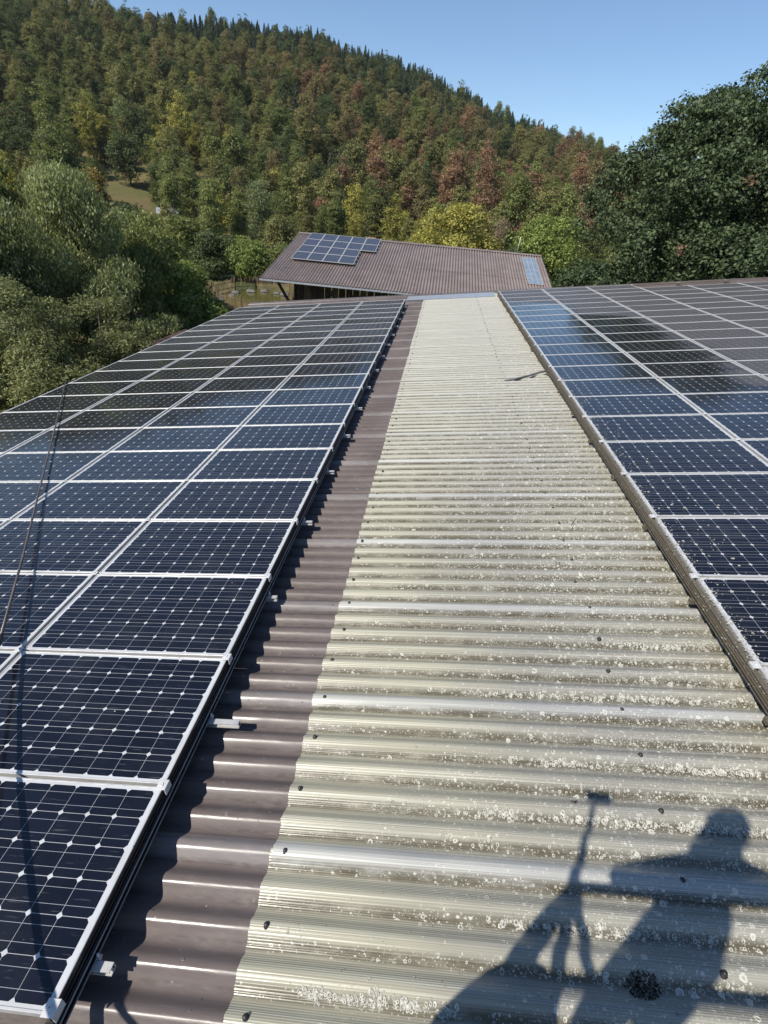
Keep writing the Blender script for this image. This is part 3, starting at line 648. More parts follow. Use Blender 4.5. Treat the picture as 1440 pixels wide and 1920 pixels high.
def rock(x, y, s, label):
    m = MB(); V = []; 
    for i_ in range(5):
        for k_ in range(7):
            th_ = math.pi*(i_ + .2)/4.4; a = 2*math.pi*k_/7 + i_*.2; r_ = s*random.uniform(.75, 1.15); V.append((r_*math.sin(th_)*math.cos(a)*1.2, r_*math.sin(th_)*math.sin(a), r_*math.cos(th_)*.6))
    m.add(V, [(i_*7+k_, i_*7+(k_+1) % 7, (i_+1)*7+(k_+1) % 7, (i_+1)*7+k_) for i_ in range(4) for k_ in range(7)] + [tuple(range(7)), tuple(range(28, 35))[::-1]])
    tag(m.build('boulder', M_STONE, loc=(x, y, Hf(x, y) + s*.3)), label, 'stone', 'stones round the pond')
for q, (x, y, s) in enumerate([(-16.6, 44.2, .32), (-16.2, 45.6, .28), (-16.4, 47.2, .36), (-15.6, 48.6, .4), (-16.3, 43.2, .38), (-14.6, 49.6, .35), (-13.3, 49.1, .3), (-12.4, 48.6, .42)]):
    rock(x, y, s, 'grey stone on the pond bank, %s counted from the left end' % ORD[q] if q else 'largest grey stone at the pond bank near the trees')
be = empty('garden_bench', (-15.2, 39.6, Hf(-15.2, 39.6)), (0, 0, -.5)); tag(be, 'pale wooden picnic bench on the grass outside the pond fence', 'bench')
MB().box((0, 0, .72), (1.7, .62, .05)).build('table_top', M_PICKET, be)
for s_ in (-.55, .55): MB().box((0, s_, .43), (1.7, .24, .045)).build('seat', M_PICKET, be)
for s_ in (-.6, .6):
    MB().bar((s_, -.55, 0), (s_, .2, .7), .05, .09).bar((s_, .55, 0), (s_, -.2, .7), .05, .09).bar((s_, -.62, .4), (s_, .62, .4), .04, .09).build('leg_frame', M_PICKET, be)
sh = empty('garden_shed', (-11.0, 23.4, GZ - 1.15)); tag(sh, 'small dark shed with brown tiled roof below the left eave', 'shed')
for sx in (-1.4, 1.4): MB().box((sx, 0, 1.0), (.06, 3.0, 2.0)).build('wall', M_WOOD_D, sh)
for sy in (-1.5, 1.5): MB().box((0, sy, 1.0), (2.74, .06, 2.0)).build('wall', M_WOOD_D, sh)
M_TILE = simple('clay_tile', (0.13, 0.075, 0.06), .8, var=.3)
for sx in (-1, 1):
    for row in range(6):
        for k_ in range(9):
            MB().box((sx*(.16 + row*.29), -1.6 + k_*.4, 2.62 - row*.13), (.34, .385, .03), 0, Matrix.Rotation(sx*.42, 3, 'Y')).build('tile', M_TILE, sh)
# lamp post and house on the far side of the valley
lz = Hf(-37.1, 85); lp = empty('street_lamp', (-37.1, 85, lz)); tag(lp, 'slim grey street lamp with white head among the trees', 'lamp')
hl = -.75 - lz
MB().tube([(0, 0, -.3), (0, 0, hl*.6), (0, 0, hl)], [.09, .07, .05], 8).build('mast', M_FLASH, lp)
MB().box((.2, 0, hl + .06), (.75, .32, .16), bev=.04).build('lamp_head', M_WHITE, lp)
hx, hy = -47.3, 100; hz = Hf(hx, hy) ; ho = empty('house', (hx, hy, hz), (0, 0, .35)); ho.scale = (.55, .55, 1); tag(ho, 'small house with pale grey roof glimpsed between trees across the valley', 'house')
top = .2 - hz
MB().box((0, 0, (top-1.6)/2), (6, 5, top - 1.6)).build('wall', M_PLASTER, ho)
rf = MB(); rf.add([(-3.4, -3, top-1.7), (3.4, -3, top-1.7), (3.4, 0, top), (-3.4, 0, top), (-3.4, 3, top-1.7), (3.4, 3, top-1.7)], [(0, 1, 2, 3), (3, 2, 5, 4)]); rf = rf.build('roof', simple('pale_roof', (.30, .30, .31), .4, var=.2), ho)
MB().add([(-3, -2.5, top-1.6), (-3, 2.5, top-1.6), (-3, 0, top-.1), (3, -2.5, top-1.6), (3, 2.5, top-1.6), (3, 0, top-.1)], [(0, 1, 2), (3, 5, 4)]) 
m = MB(); m.add([(-2.98, -2.45, top-1.62), (-2.98, 2.45, top-1.62), (-2.98, 0, top-.15), (2.98, -2.45, top-1.62), (2.98, 2.45, top-1.62), (2.98, 0, top-.15)], [(0, 1, 2), (3, 5, 4)]); m.build('gable', M_WOOD, ho)
MB().box((1.2, .6, top + .1), (.5, .5, 1.1)).build('chimney', M_STONE, rf)
for x in (-1.6, .2, 1.8):
    w_ = MB().box((x, -2.53, (top-1.6)*.55), (.95, .06, 1.15)).build('window', M_SKYL, ho); MB().box((x, -2.57, (top-1.6)*.55 - .64), (1.1, .12, .06)).build('sill', M_WHITE, w_)

# ------------------------------------------------------------------ trees
LEAF = dict(
    mid=leaf_mat('leaves_mid_green', (0.140, 0.168, 0.060), .34), dark=leaf_mat('leaves_dark_green', (0.086, 0.112, 0.048), .34),
    olive=leaf_mat('leaves_olive', (0.176, 0.180, 0.072), .34), yellow=leaf_mat('leaves_yellow_green', (0.260, 0.255, 0.070), .34),
    rust=leaf_mat('leaves_rust', (0.218, 0.140, 0.090), 0.32), dull=leaf_mat('leaves_dull_brown_green', (0.180, 0.160, 0.078), 0.32),
    pinnate=leaf_mat('leaves_grey_green', (0.190, 0.225, 0.112), 0.55, .32), lush=leaf_mat('leaves_fresh_green', (0.165, 0.215, 0.065), .4, .34),
    willow=leaf_mat('leaves_willow', (0.168, 0.190, 0.092), 0.5, .34),
    conifer=leaf_mat('needles', (0.070, 0.096, 0.060), 0.35, 0.08), oak=leaf_mat('leaves_oak', (0.056, 0.082, 0.040), 0.55, 0.2),
    gold=leaf_mat('leaves_gold', (0.25, 0.19, 0.06)), birch=leaf_mat('leaves_birch', (0.16, 0.190, 0.070)), bare=leaf_mat('dry_twigs', (0.25, 0.18, 0.13), .4, .1))
def unit(a): return a/np.maximum(np.linalg.norm(a, axis=-1, keepdims=True), 1e-6)
def quads(P, N, L, Wd, droop=None, fold=0.18):
    n = len(P); t = unit(np.cross(N, rng.standard_normal((n, 3))))
    if droop is not None: t = unit(t + droop)
    b = unit(np.cross(N, t)); N = np.cross(t, b)
    L = L[:, None]; Wd = Wd[:, None]
    V = np.stack([P - t*L*.5, P + b*Wd*.5 + N*fold*Wd - t*L*.05, P + t*L*.5, P - b*Wd*.5 + N*fold*Wd - t*L*.05], 1)
    return V.reshape(-1, 3), (np.arange(n)[:, None]*4 + np.arange(4)[None])
def crown(lobes, n, size, clump=0.28, per=9, up=0.45, rnd=0.55, droop=0.0, aspect=.6, inner=.15, squash=.85):
    """lobes: list of (x,y,z,r). Leaves gather in small clumps on the lobe shells."""
    Lb = np.array(lobes, float); pr = Lb[:, 3]**2; k = max(1, n//per)
    li = rng.choice(len(Lb), k, p=pr/pr.sum()); d = unit(rng.standard_normal((k, 3)) + np.array([0, 0, .25]))
    rr = Lb[li, 3]*np.where(rng.random(k) < inner, rng.uniform(.35, .8, k), rng.uniform(.82, 1.08, k))
    d2 = d*np.array([1, 1, squash]); C = Lb[li, :3] + d2*rr[:, None]
    P = np.repeat(C, per, 0) + rng.standard_normal((k*per, 3))*clump*np.array([1, 1, .6])
    N = unit(np.repeat(d, per, 0)*.75 + np.array([0, 0, up]) + rng.standard_normal((k*per, 3))*rnd)
    s = size*rng.uniform(.45, 1.45, len(P))
    return quads(P, N, s, s*aspect, np.array([0, 0, -droop]) if droop else None)
def env_lobes(h, w, base, K, rmin, rmax, top=1.0):
    """lobes inside an egg-shaped envelope from base to h with width w"""
    out = []
    cz, rz = (h+base)/2, (h-base)/2
    while len(out) < K:
        p = rng.uniform(-1, 1, 3)
        q = np.linalg.norm(p)
        if not .42 < q < 1: continue
        r = rng.uniform(rmin, rmax); sc = np.array([w/2 - r*.8, w/2 - r*.8, rz - r*.7]); taper = 1 - max(0, p[2])*(1-top)
        out.append((p[0]*sc[0]*taper, p[1]*sc[1]*taper, cz + p[2]*sc[2], r))
    return out
def trunk_mb(h, r, lobes, n_limb=6, base=.35, mt=0):
    m = MB(); bx, by = random.gauss(0, .03*h), random.gauss(0, .03*h)
    pts = [(0, 0, -.4), (0, 0, .1), (bx*.3, by*.3, h*.35), (bx, by, h*.62), (bx*1.2, by*1.2, h*.88)]
    m.tube(pts, [r*1.5, r*1.05, r*.8, r*.45, r*.12], 7, mt)
    for l in random.sample(list(lobes), min(n_limb, len(lobes))):
        z0 = h*random.uniform(base, .6); a = Vector((bx*z0/h, by*z0/h, z0)); e = Vector(l[:3]); md = a.lerp(e, .5) + Vector((0, 0, .06*h))
        m.tube([a, md, e], [r*.42, r*.26, r*.07], 5, mt)
    return m
def conifer(h, rb, n):
    t = rng.random(n)**1.6; lev = np.clip(np.round(t*h*1.6)/(h*1.6) + rng.normal(0, .014, n), 0, .995)
    nb = 9; a = (rng.integers(0, nb, n) + lev*h*7.3 % 1)*2*np.pi/nb + rng.normal(0, .16, n)
    rmax = rb*(1 - lev)**.85 + .1; q = rng.random(n)**.6; rr = rmax*q
    z = h*(.08 + .92*lev) - .28*rr + .10*rr*q + rng.normal(0, .07, n)
    P = np.stack([rr*np.cos(a), rr*np.sin(a), z], 1); rad_ = np.stack([np.cos(a), np.sin(a), np.full(n, -.35)], 1)
    N = unit(np.array([0, 0, 1.0]) + .5*rng.standard_normal((n, 3)) + .3*rad_)
    s = (.34 + .3*(1-lev))*rng.uniform(.7, 1.3, n)*h/14
    tt = unit(rad_ + .35*rng.standard_normal((n, 3))); b = unit(np.cross(N, tt)); L = s[:, None]*1.5; Wd = s[:, None]*.55
    V = np.stack([P - tt*L*.5, P + b*Wd*.5, P + tt*L*.5, P - b*Wd*.5], 1).reshape(-1, 3)
    m = MB().tube([(0, 0, -.5), (0, 0, h*.5), (0, 0, h*.99)], [h*.017, h*.011, .015], 6)
    return m, (V, np.arange(n)[:, None]*4 + np.arange(4)[None])
def variant(kind):
    """(trunk MB, leaf arrays, leaf material) of a hillside tree about 13 m tall"""
    if kind == 'conifer':
        h = random.uniform(13, 16); m, lf = conifer(h, random.uniform(2.7, 3.4), 2600); return m, lf, LEAF['conifer']
    h = random.uniform(10.5, 16); w = random.uniform(5.0, 8.0)
    if kind in ('olive', 'rust', 'dull') and random.random() < .4: w *= .72
    lob = env_lobes(h, w, h*.06, 34, .6, 1.45, random.uniform(.3, .65))
    lf = crown(lob, 6500, .30, .26, 14, .4, .5, .15, .62, .10, .85); return trunk_mb(h, .2, lob, 5), lf, LEAF[kind]
KINDS = ['mid', 'dark', 'olive', 'yellow', 'rust', 'dull', 'pinnate', 'conifer']
NVAR = dict(mid=4, dark=3, olive=4, yellow=2, rust=3, dull=3, pinnate=2, conifer=4)
VAR, stuffcol, vlist = {}, bpy.data.collections.new('hillside_tree_kinds'), []
for kd in KINDS:
    VAR[kd] = []
    for q in range(NVAR[kd]):
        tm, (LV, LF), lmat = variant(kd)
        tmesh = tm.mesh('trunk', M_BARK); cmesh = arr_mesh('crown', LV, LF, lmat)
        nv = len(tm.v); jm = bpy.data.meshes.new('tree')
        jm.from_pydata(tm.v + [tuple(x) for x in LV.tolist()], [], tm.f + [tuple(int(i_)+nv for i_ in f) for f in LF]); jm.materials.append(M_BARK); jm.materials.append(lmat)
        jm.polygons.foreach_set('material_index', [0]*len(tm.f) + [1]*len(LF)); jm.update()
        so = bpy.data.objects.new('kind_%02d' % len(vlist), jm); stuffcol.objects.link(so)
        VAR[kd].append((tmesh, cmesh, len(vlist))); vlist.append(so)
def put_tree(name, x, y, z, tmesh, cmesh, label, cat='tree', group=None, s=1.0, sz=1.0, rot=None):
    e = empty(name, (x, y, z), (0, 0, random.uniform(0, 6.28) if rot is None else rot)); e.scale = (s, s, s*sz); tag(e, label, cat, group)
    obj('trunk', tmesh, e); obj('crown', cmesh, e); return e
# hillside positions
sp = 5.0; pos = []
for ix in range(-66, 50):
    for iy in range(8, 92):
        x = (ix + (iy % 2)*.5)*sp + random.uniform(-2.7, 2.7); y = iy*sp + random.uniform(-2.7, 2.7)
        D = math.hypot(x, y); az = math.degrees(math.atan2(x, y))
        if not (84 < D < 448) or not (-42 < az < (30 if D < 200 else 22)): continue
        if random.random() < (.5 if D < 135 else .12): continue
        if (-30.4 if D < 138 else -32.5) < az < -26.2 and D < 178: continue               # the open meadow strip
        pos.append((D, az, x, y))
for q in range(420):                                   # close-set conifers along the crest
    az = random.uniform(-25, 9); D = random.uniform(385, 440); pos.append((D, az, D*math.sin(R(az)), D*math.cos(R(az))))
pos.sort()
def species(D, az):
    t = (D - D0)/(DR - D0); a = math.sin(az*.55 + 2.1*t) + .6*math.sin(az*1.7 - 5*t)
    x, y = D*math.sin(R(az)), D*math.cos(R(az)); pn = math.sin(x/13 + 1.4*math.sin(y/21))*math.cos(y/16 + 1.1*math.sin(x/27)) + .5*math.sin(x/5.5 + y/7.3)
    r = min(.999, max(0, .5 + .36*pn + random.uniform(-.26, .26)))
    if t > .72 and -25 < az < 9: return 'conifer' if random.random() < .8 else ('dark' if r < .88 else 'mid')
    if t > .55 and -18 < az < 6: return 'conifer' if r < .34 else ('dark' if r < .6 else ('olive' if r < .8 else 'dull'))
    if az > -14 and -.05 < t < .9:
        k = .25 + .16*a + (.06 if -6 < az < 8 else 0)
        return 'rust' if r < k else ('dull' if r < k + .13 else ('olive' if r < .60 else ('dark' if r < .78 else ('conifer' if r < .83 else 'mid'))))
    if t <= .22: return 'yellow' if r < .14 else ('olive' if r < .36 else ('mid' if r < .68 else ('dark' if r < .86 else ('pinnate' if r < .95 else 'dull'))))
    if t > .45: return 'olive' if r < .45 else ('dull' if r < .53 else ('dark' if r < .78 else 'mid'))
    return 'mid' if r < .36 else ('olive' if r < .60 else ('dark' if r < .80 else ('pinnate' if r < .88 else ('yellow' if r < .92 else 'dull'))))
DESC = dict(mid='mid-green broadleaf tree', dark='dark green broadleaf tree', olive='olive-green broadleaf tree', yellow='yellow-tinged broadleaf tree', rust='rust-brown dried broadleaf tree', dull='dull brownish-green broadleaf tree', pinnate='pale grey-green broadleaf tree', conifer='dark pointed conifer')
N_IND = 295
KD = [species(D, az) for D, az, x, y in pos]
def zone(D, az): return ('front' if D < 112 else 'second') + ' rank of the lower hillside ' + ('left of the barn' if az < -14 else ('behind the barn' if az < 10 else 'behind the oak'))
ranks = {}
for q in sorted(range(N_IND), key=lambda q: pos[q][1]): ranks.setdefault((KD[q], zone(*pos[q][:2])), []).append(q)
 
st_pts, st_var, st_rot, st_s = [], [], [], []
for q, (D, az, x, y) in enumerate(pos):
    kd = KD[q]; tmesh, cmesh, vi = random.choice(VAR[kd]); s = (random.uniform(.62, 1.0) if random.random() < .8 else random.uniform(1.05, 1.35))*(0.8 if D < 125 else 1)*(random.uniform(.6, 1.05) if kd == 'conifer' and D > 190 else 1)
    if kd == 'conifer' and D > 300: s = min(s, .95)
    z = Hf(x, y) - .2
    if q < N_IND:
        zn = zone(D, az); rk = ranks[(kd, zn)].index(q)
        lab = '%s, %s from left, %s' % (DESC[kd].replace(' broadleaf', ''), ORD[rk] if rk < len(ORD) else 'number %d' % (rk + 1), zn)
        put_tree('conifer_tree' if kd == 'conifer' else 'broadleaf_tree', x, y, z, tmesh, cmesh, lab, 'tree', '%ss, %s' % (DESC[kd], zn), s)
    else:
        st_pts.append((x, y, z)); st_var.append(vi); st_rot.append(random.uniform(0, 6.28)); st_s.append(s)
fm = bpy.data.meshes.new('forest'); fm.from_pydata(st_pts, [], [])
for nm, ty, dat in (('var', 'INT', st_var), ('rot', 'FLOAT', st_rot), ('scl', 'FLOAT', st_s)):
    fm.attributes.new(nm, ty, 'POINT').data.foreach_set('value', dat)
fo = obj('forest', fm); tag(fo, 'mixed autumn-tinged forest covering the upper hillside up to the skyline', 'forest', kind='stuff')
gt = bpy.data.node_groups.new('scatter_trees', 'GeometryNodeTree')
gt.interface.new_socket('Geometry', in_out='INPUT', socket_type='NodeSocketGeometry'); gt.interface.new_socket('Geometry', in_out='OUTPUT', socket_type='NodeSocketGeometry')
gi, go = gt.nodes.new('NodeGroupInput'), gt.nodes.new('NodeGroupOutput')
ci = gt.nodes.new('GeometryNodeCollectionInfo'); ci.inputs['Collection'].default_value = stuffcol; ci.inputs['Separate Children'].default_value = True; ci.inputs['Reset Children'].default_value = True
iop = gt.nodes.new('GeometryNodeInstanceOnPoints'); iop.inputs['Pick Instance'].default_value = True
def attr(nm, ty):
    nd = gt.nodes.new('GeometryNodeInputNamedAttribute'); nd.data_type = ty; nd.inputs['Name'].default_value = nm; return nd.outputs['Attribute']
cx = gt.nodes.new('ShaderNodeCombineXYZ'); e2r = gt.nodes.new('FunctionNodeEulerToRotation')
gt.links.new(attr('rot', 'FLOAT'), cx.inputs[2]); gt.links.new(cx.outputs[0], e2r.inputs[0])
gt.links.new(gi.outputs[0], iop.inputs['Points']); gt.links.new(ci.outputs[0], iop.inputs['Instance']); gt.links.new(attr('var', 'INT'), iop.inputs['Instance Index'])
gt.links.new(e2r.outputs[0], iop.inputs['Rotation']); gt.links.new(attr('scl', 'FLOAT'), iop.inputs['Scale']); gt.links.new(iop.outputs[0], go.inputs[0])
fo.modifiers.new('trees', 'NODES').node_group = gt

# single trees that stand out
def make_tree(name, x, y, h, w, mat, label, leaf=.2, n=14000, lobes=None, clump=.2, base=.12, K=22, rl=(.8, 1.5), top=.75, droop=.2, per=9, trunk=.22, bark=M_BARK, aspect=.55, cat='tree', up=.45, z=None, group=None, skirt=0):
    z = Hf(x, y) if z is None else z
    lob = lobes or env_lobes(h, w, h*base, K, rl[0], rl[1], top)
    if skirt:
        lob = list(lob) + [(w*.36*math.cos(a), w*.36*math.sin(a), random.uniform(.5, .22*h + .5), random.uniform(.55, .9)) for a in np.linspace(0, 6.28, skirt, endpoint=False) + random.random()]
    tm = trunk_mb(h*.9, trunk, lob, 9)
    LV, LF = crown(lob, n, leaf, clump, per, up, .6, droop, aspect, .06)
    return put_tree(name, x, y, z, tm.mesh('trunk', bark), arr_mesh('crown', LV, LF, LEAF[mat]), label, cat, group, rot=0.0)
# left group beyond the eave
make_tree('walnut_tree', -19.2, 22.5, 8.9, 6.4, 'pinnate', 'tall grey-green tree with drooping leaflets at the left edge', .17, 52000, K=20, rl=(.7, 1.4), clump=.17, droop=1.6, aspect=.34, base=.06, skirt=6)
make_tree('walnut_tree', -16.4, 25.6, 8.5, 5.0, 'pinnate', 'grey-green tree with drooping leaflets behind the left array, second from the left', .17, 40000, K=17, rl=(.6, 1.25), clump=.17, droop=1.6, aspect=.34, base=.06, skirt=6)
make_tree('willow_bush', -15.6, 18.2, 5.2, 6.2, 'willow', 'olive bushy tree low in front of the grey-green trees', .12, 42000, K=20, rl=(.5, 1.0), clump=.13, droop=.3, aspect=.4, base=.02, skirt=6, trunk=.08)
make_tree('willow_bush', -13.1, 21.4, 3.9, 4.2, 'willow', 'small olive bush behind the left eave', .12, 15000, K=10, rl=(.4, .8), clump=.13, droop=.3, aspect=.4, base=.02, skirt=6, trunk=.08)
make_tree('willow_bush', -18.6, 20.4, 5.6, 5.4, 'pinnate', 'grey-green bushy tree filling the middle of the left edge', .15, 30000, K=16, rl=(.6, 1.1), clump=.16, droop=1.4, aspect=.34, base=.0, skirt=6, trunk=.08)
make_tree('willow_bush', -12.9, 17.3, 2.9, 3.6, 'willow', 'low olive bush hugging the left eave, nearest to the pole tip', .11, 18000, K=10, rl=(.4, .75), clump=.12, droop=.3, aspect=.4, base=.0, skirt=6, trunk=.08)
make_tree('walnut_tree', -20.8, 31.0, 8.2, 6.0, 'pinnate', 'grey-green tree in second row behind the left edge trees', .2, 26000, K=16, rl=(.7, 1.3), droop=1.4, base=.0, skirt=6)
make_tree('ash_tree', -16.6, 33.2, 6.3, 4.6, 'mid', 'green tree between the grey-green trees and the pond', .18, 20000, K=13, rl=(.6, 1.1), droop=1.1, base=.0, skirt=6)
make_tree('willow_bush', -17.6, 14.4, 3.7, 5.0, 'willow', 'olive bush at the lower left edge beyond the eave', .12, 26000, K=14, rl=(.5, .9), clump=.13, droop=.3, aspect=.4, base=.0, skirt=6, trunk=.08)
make_tree('willow_bush', -13.6, 25.0, 4.6, 4.4, 'pinnate', 'grey-green bush in the gap between shed and tall trees', .15, 20000, K=12, rl=(.5, .95), clump=.15, droop=1.1, aspect=.34, base=.0, skirt=6, trunk=.08)
make_tree('ash_tree', -14.9, 29.2, 6.0, 4.0, 'mid', 'slender mid-green tree right of the grey-green pair', .17, 24000, K=13, rl=(.5, 1.0), clump=.16, droop=1.1, aspect=.45, base=.05, skirt=6)
make_tree('ash_tree', -13.6, 31.5, 4.3, 4.2, 'lush', 'bright fresh-green tree beside the lawn near the pond', .18, 18000, K=12, rl=(.5, .95), clump=.17, droop=.4, aspect=.5, base=.05, skirt=6)
make_tree('walnut_tree', -23.5, 28.5, 8.6, 7.0, 'mid', 'broad mid-green tree behind the leftmost grey-green tree', .2, 26000, K=16, rl=(.8, 1.4), droop=1.1, base=.05, skirt=6)
make_tree('ash_tree', -19.0, 35.5, 6.8, 5.2, 'mid', 'mid-green tree left of the pond, half hidden', .2, 20000, K=13, rl=(.7, 1.2), droop=.5, base=.05, skirt=6)
make_tree('ash_tree', -23.0, 42.0, 6.5, 6.0, 'dark', 'dark shadowy tree behind the pond-side trees', .22, 16000, K=13, rl=(.8, 1.3), base=.05, skirt=6)
for q, (x, y, h, w, mt, lb) in enumerate([(-21.6, 56, 4.4, 5.5, 'dark', 'dark green hedge bush at the left end behind the pond'), (-18.4, 57, 4.2, 5.2, 'lush', 'fresh green hedge bush in the middle behind the pond'), (-15.6, 58, 3.9, 4.6, 'mid', 'mid-green hedge bush behind the pond next to the barn'),
                                          (-25.6, 58, 5.6, 5.5, 'mid', 'rounded green bush below the street lamp')]):
    make_tree('hedge_bush', x, y, h, w, mt, lb, .22, 14000, K=18, rl=(.7, 1.2), clump=.2, base=.0, cat='bush', trunk=.1)
make_tree('pale_bush', -16.4, 62, 6.2, 5.0, 'olive', 'pale olive round bush at the left end of the barn ridge', .2, 14000, K=18, rl=(.8, 1.3), clump=.2, base=.0, cat='bush')
make_tree('birch_tree', -31.5, 80, 11.0, 4.0, 'birch', 'slim pale birch with drooping twigs left of the barn', .22, 15000, K=22, rl=(.5, 1.0), clump=.25, droop=1.4, aspect=.45, top=.35, bark=M_BIRCH, base=.1)
make_tree('birch_tree', -26.0, 84, 10.0, 4.4, 'pinnate', 'grey-green feathery tree right of the birch', .22, 13000, K=22, rl=(.5, 1.1), clump=.25, droop=1.0, aspect=.45, top=.45, base=.08)
make_tree('maple_tree', 2.4, 61, 9.2, 10.2, 'yellow', 'broad yellow-green tree standing right behind the barn ridge', .26, 22000, K=26, rl=(1.0, 1.7), clump=.26, base=.1)
make_tree('maple_tree', 11.6, 58, 9.4, 7.6, 'lush', 'bright light-green tree between the barn and the dark oak', .26, 20000, K=26, rl=(1.0, 1.6), clump=.26, base=.08)
make_tree('bare_tree', 7.2, 66, 8.6, 2.6, 'bare', 'dead pinkish-brown tree right of the yellow-green tree', .3, 2600, K=16, rl=(.4, .8), clump=.3, droop=1.6, aspect=.14, base=.1)
make_tree('dark_bush', 8.2, 56, 5.6, 3.4, 'dark', 'small dark bush beside the white pole on the barn ridge', .22, 9000, K=14, rl=(.6, 1.0), base=.0, cat='bush')
make_tree('dry_bush', -6.5, 62, 5.4, 2.4, 'bare', 'small pinkish dry bush peeking over the barn ridge', .24, 3600, K=12, rl=(.5, .8), base=.0, cat='bush', aspect=.5)
make_tree('gold_tree', -53, 88, 8.8, 4.6, 'gold', 'golden-yellow tree beside the sloping meadow', .34, 8000, K=18, rl=(.8, 1.3), clump=.3)
make_tree('roadside_bush', -45.2, 93, 3.4, 4.0, 'mid', 'green bush half hiding the small pale house', .3, 8000, K=16, rl=(.6, 1.1), base=.0, cat='bush')
make_tree('lone_oak', -80.5, 150, 12.5, 10.5, 'dark', 'round dark tree standing in front of the hillside meadow', .42, 9000, K=24, rl=(1.4, 2.2), clump=.35, base=.05)
# the oak behind the right array
ol = env_lobes(15.5, 17.0, 2.0, 92, .8, 1.75, .8) + [(-7.6, -1.2, 4.6, 1.6), (-6.8, -2, 4.2, 1.4), (1.5, 0, 13.6, 1.7), (3.5, -1, 13.9, 1.6), (-4.2, -6.2, 5.0, 1.3), (-2.6, -6.4, 6.8, 1.5), (-5.6, -4.6, 6.6, 1.5)]
ol = ol + env_lobes(13, 12, 3, 22, 1.6, 2.3, .9) + [(-7.4, -.5, 8.0, 1.5), (-6.7, 0, 9.7, 1.5), (-5.3, 0, 11.0, 1.5), (-3.6, -.6, 11.8, 1.6), (-1.6, 0, 12.5, 1.7), (.9, -.4, 13.1, 1.7), (3.0, 0, 13.5, 1.6), (-5.8, -3, 7.8, 1.6), (-4.0, -4, 9.2, 1.6)]
make_tree('oak_tree', 17.4, 34.5, 15.6, 17, 'oak', 'huge dark oak rising behind the far right end of the solar roof', .165, 250000, lobes=ol, clump=.21, per=26, droop=.1, trunk=.55, aspect=.62, up=.35)
ol2 = env_lobes(12.6, 13, 1.0, 46, .9, 1.8, .8)
make_tree('oak_tree', 27.5, 36.0, 13.2, 13, 'oak', 'second dark oak at the right edge, behind the first', .19, 80000, lobes=ol2, clump=.23, per=24, droop=.1, trunk=.5, aspect=.62, up=.35)
make_tree('oak_shrub', 9.7, 30.6, 6.6, 4.6, 'oak', 'dark leafy shrub at the foot of the oak, in front of the skylight', .15, 42000, K=24, rl=(.6, 1.1), clump=.17, per=16, base=.05, cat='bush', aspect=.62)
make_tree('oak_shrub', 12.6, 28.6, 5.6, 4.6, 'oak', 'dark leafy shrub under the oak close to the roof verge', .15, 30000, K=18, rl=(.6, 1.1), clump=.17, per=16, base=.05, cat='bush', aspect=.62)
# a few dry brown leaf sprays in the oak
for q, (x, y, z) in enumerate([(12.2, 27.6, 2.5), (14.0, 27.5, 1.2), (14.3, 28.0, 5.4)]):
    LV, LF = crown([(0, 0, 0, .2)], 36, .16, .12, 5, .3, .6, .8, .6)
    tag(obj('dry_leaf_spray', arr_mesh('dry_leaf_spray', LV, LF, LEAF['rust']), loc=(x, y, z)), ['orange dried leaf spray low in the oak', 'brown dried leaf spray at the right foot of the oak', 'reddish dried leaf spray high in the oak'][q], 'leaves')

# ------------------------------------------------------------------ work platform, photographer (behind the camera, seen by their shadow)
M_YEL = simple('yellow_lift_paint', (.55, .35, .04), .4); M_CLOTH = simple('dark_work_cloth', (.05, .055, .07), .9); M_SKIN = simple('skin', (.42, .25, .18), .55, var=.08); M_SHIRT = simple('grey_shirt', (.16, .17, .18), .9)
lift = empty('work_platform', W(1.9, -1.2, .95)); tag(lift, 'lift basket with tube railing behind the viewpoint, seen by its shadow', 'platform')
bu0, bu1, bv0, bv1, bn = 1.10, 2.75, -1.75, -.66, 1.17
def W2(u_, v_, n_): return W(u_, v_, n_)
m = MB(); m.box(W2((bu0+bu1)/2, (bv0+bv1)/2, bn), (bu1-bu0, bv1-bv0, .05), 0, Matrix.Rotation(-TH, 3, 'Y')); at_parent(m.build('floor', M_FLASH), lift)
for hh in (2.16, 1.50):
    P = [W2(bu0, bv1, hh), W2(bu1, bv1, hh), W2(bu1, bv0, hh), W2(bu0, bv0, hh), W2(bu0, bv1, hh)]
    m = MB()
    for a, b in zip(P[:-1], P[1:]): m.tube([a, b], .026, 8)
    at_parent(m.build('guard_rail', M_YEL), lift)
for u_, v_ in ((bu0, bv0), (bu0, bv1), (bu1, bv0), (bu1, bv1)): at_parent(MB().tube([W2(u_, v_, bn), W2(u_, v_, 2.16)], .03, 8).build('post', M_YEL), lift)
at_parent(MB().bar(W2(1.8, bv0 + .1, bn - .12), W2(1.8, -9.0, -2.2), .22, .26).build('boom', M_YEL), lift)
at_parent(MB().bar(W2(1.8, -8.6, -2.2), Vector((1.8, -9.2, GZ - .2)), .8, 1.0).build('boom_base', M_YEL), lift)
bag = empty('tool_bag', W2(1.05, -.72, 1.0)); tag(bag, 'dark tool bag hung on the basket rail, seen by its shadow', 'bag')
m = MB(); V = []; rings = ((.96, .84, 1.20, .08), (1.05, .79, 1.24, .12), (1.3, .80, 1.25, .14), (1.5, .86, 1.23, .13), (1.62, .93, 1.18, .10), (1.70, 1.0, 1.14, .05))
for n_, u0, u1, dv in rings: V += [W2((u0+u1)/2 + (u1-u0)/2*math.cos(k_*math.pi/6), -.76 + dv*math.sin(k_*math.pi/6), n_) for k_ in range(12)]
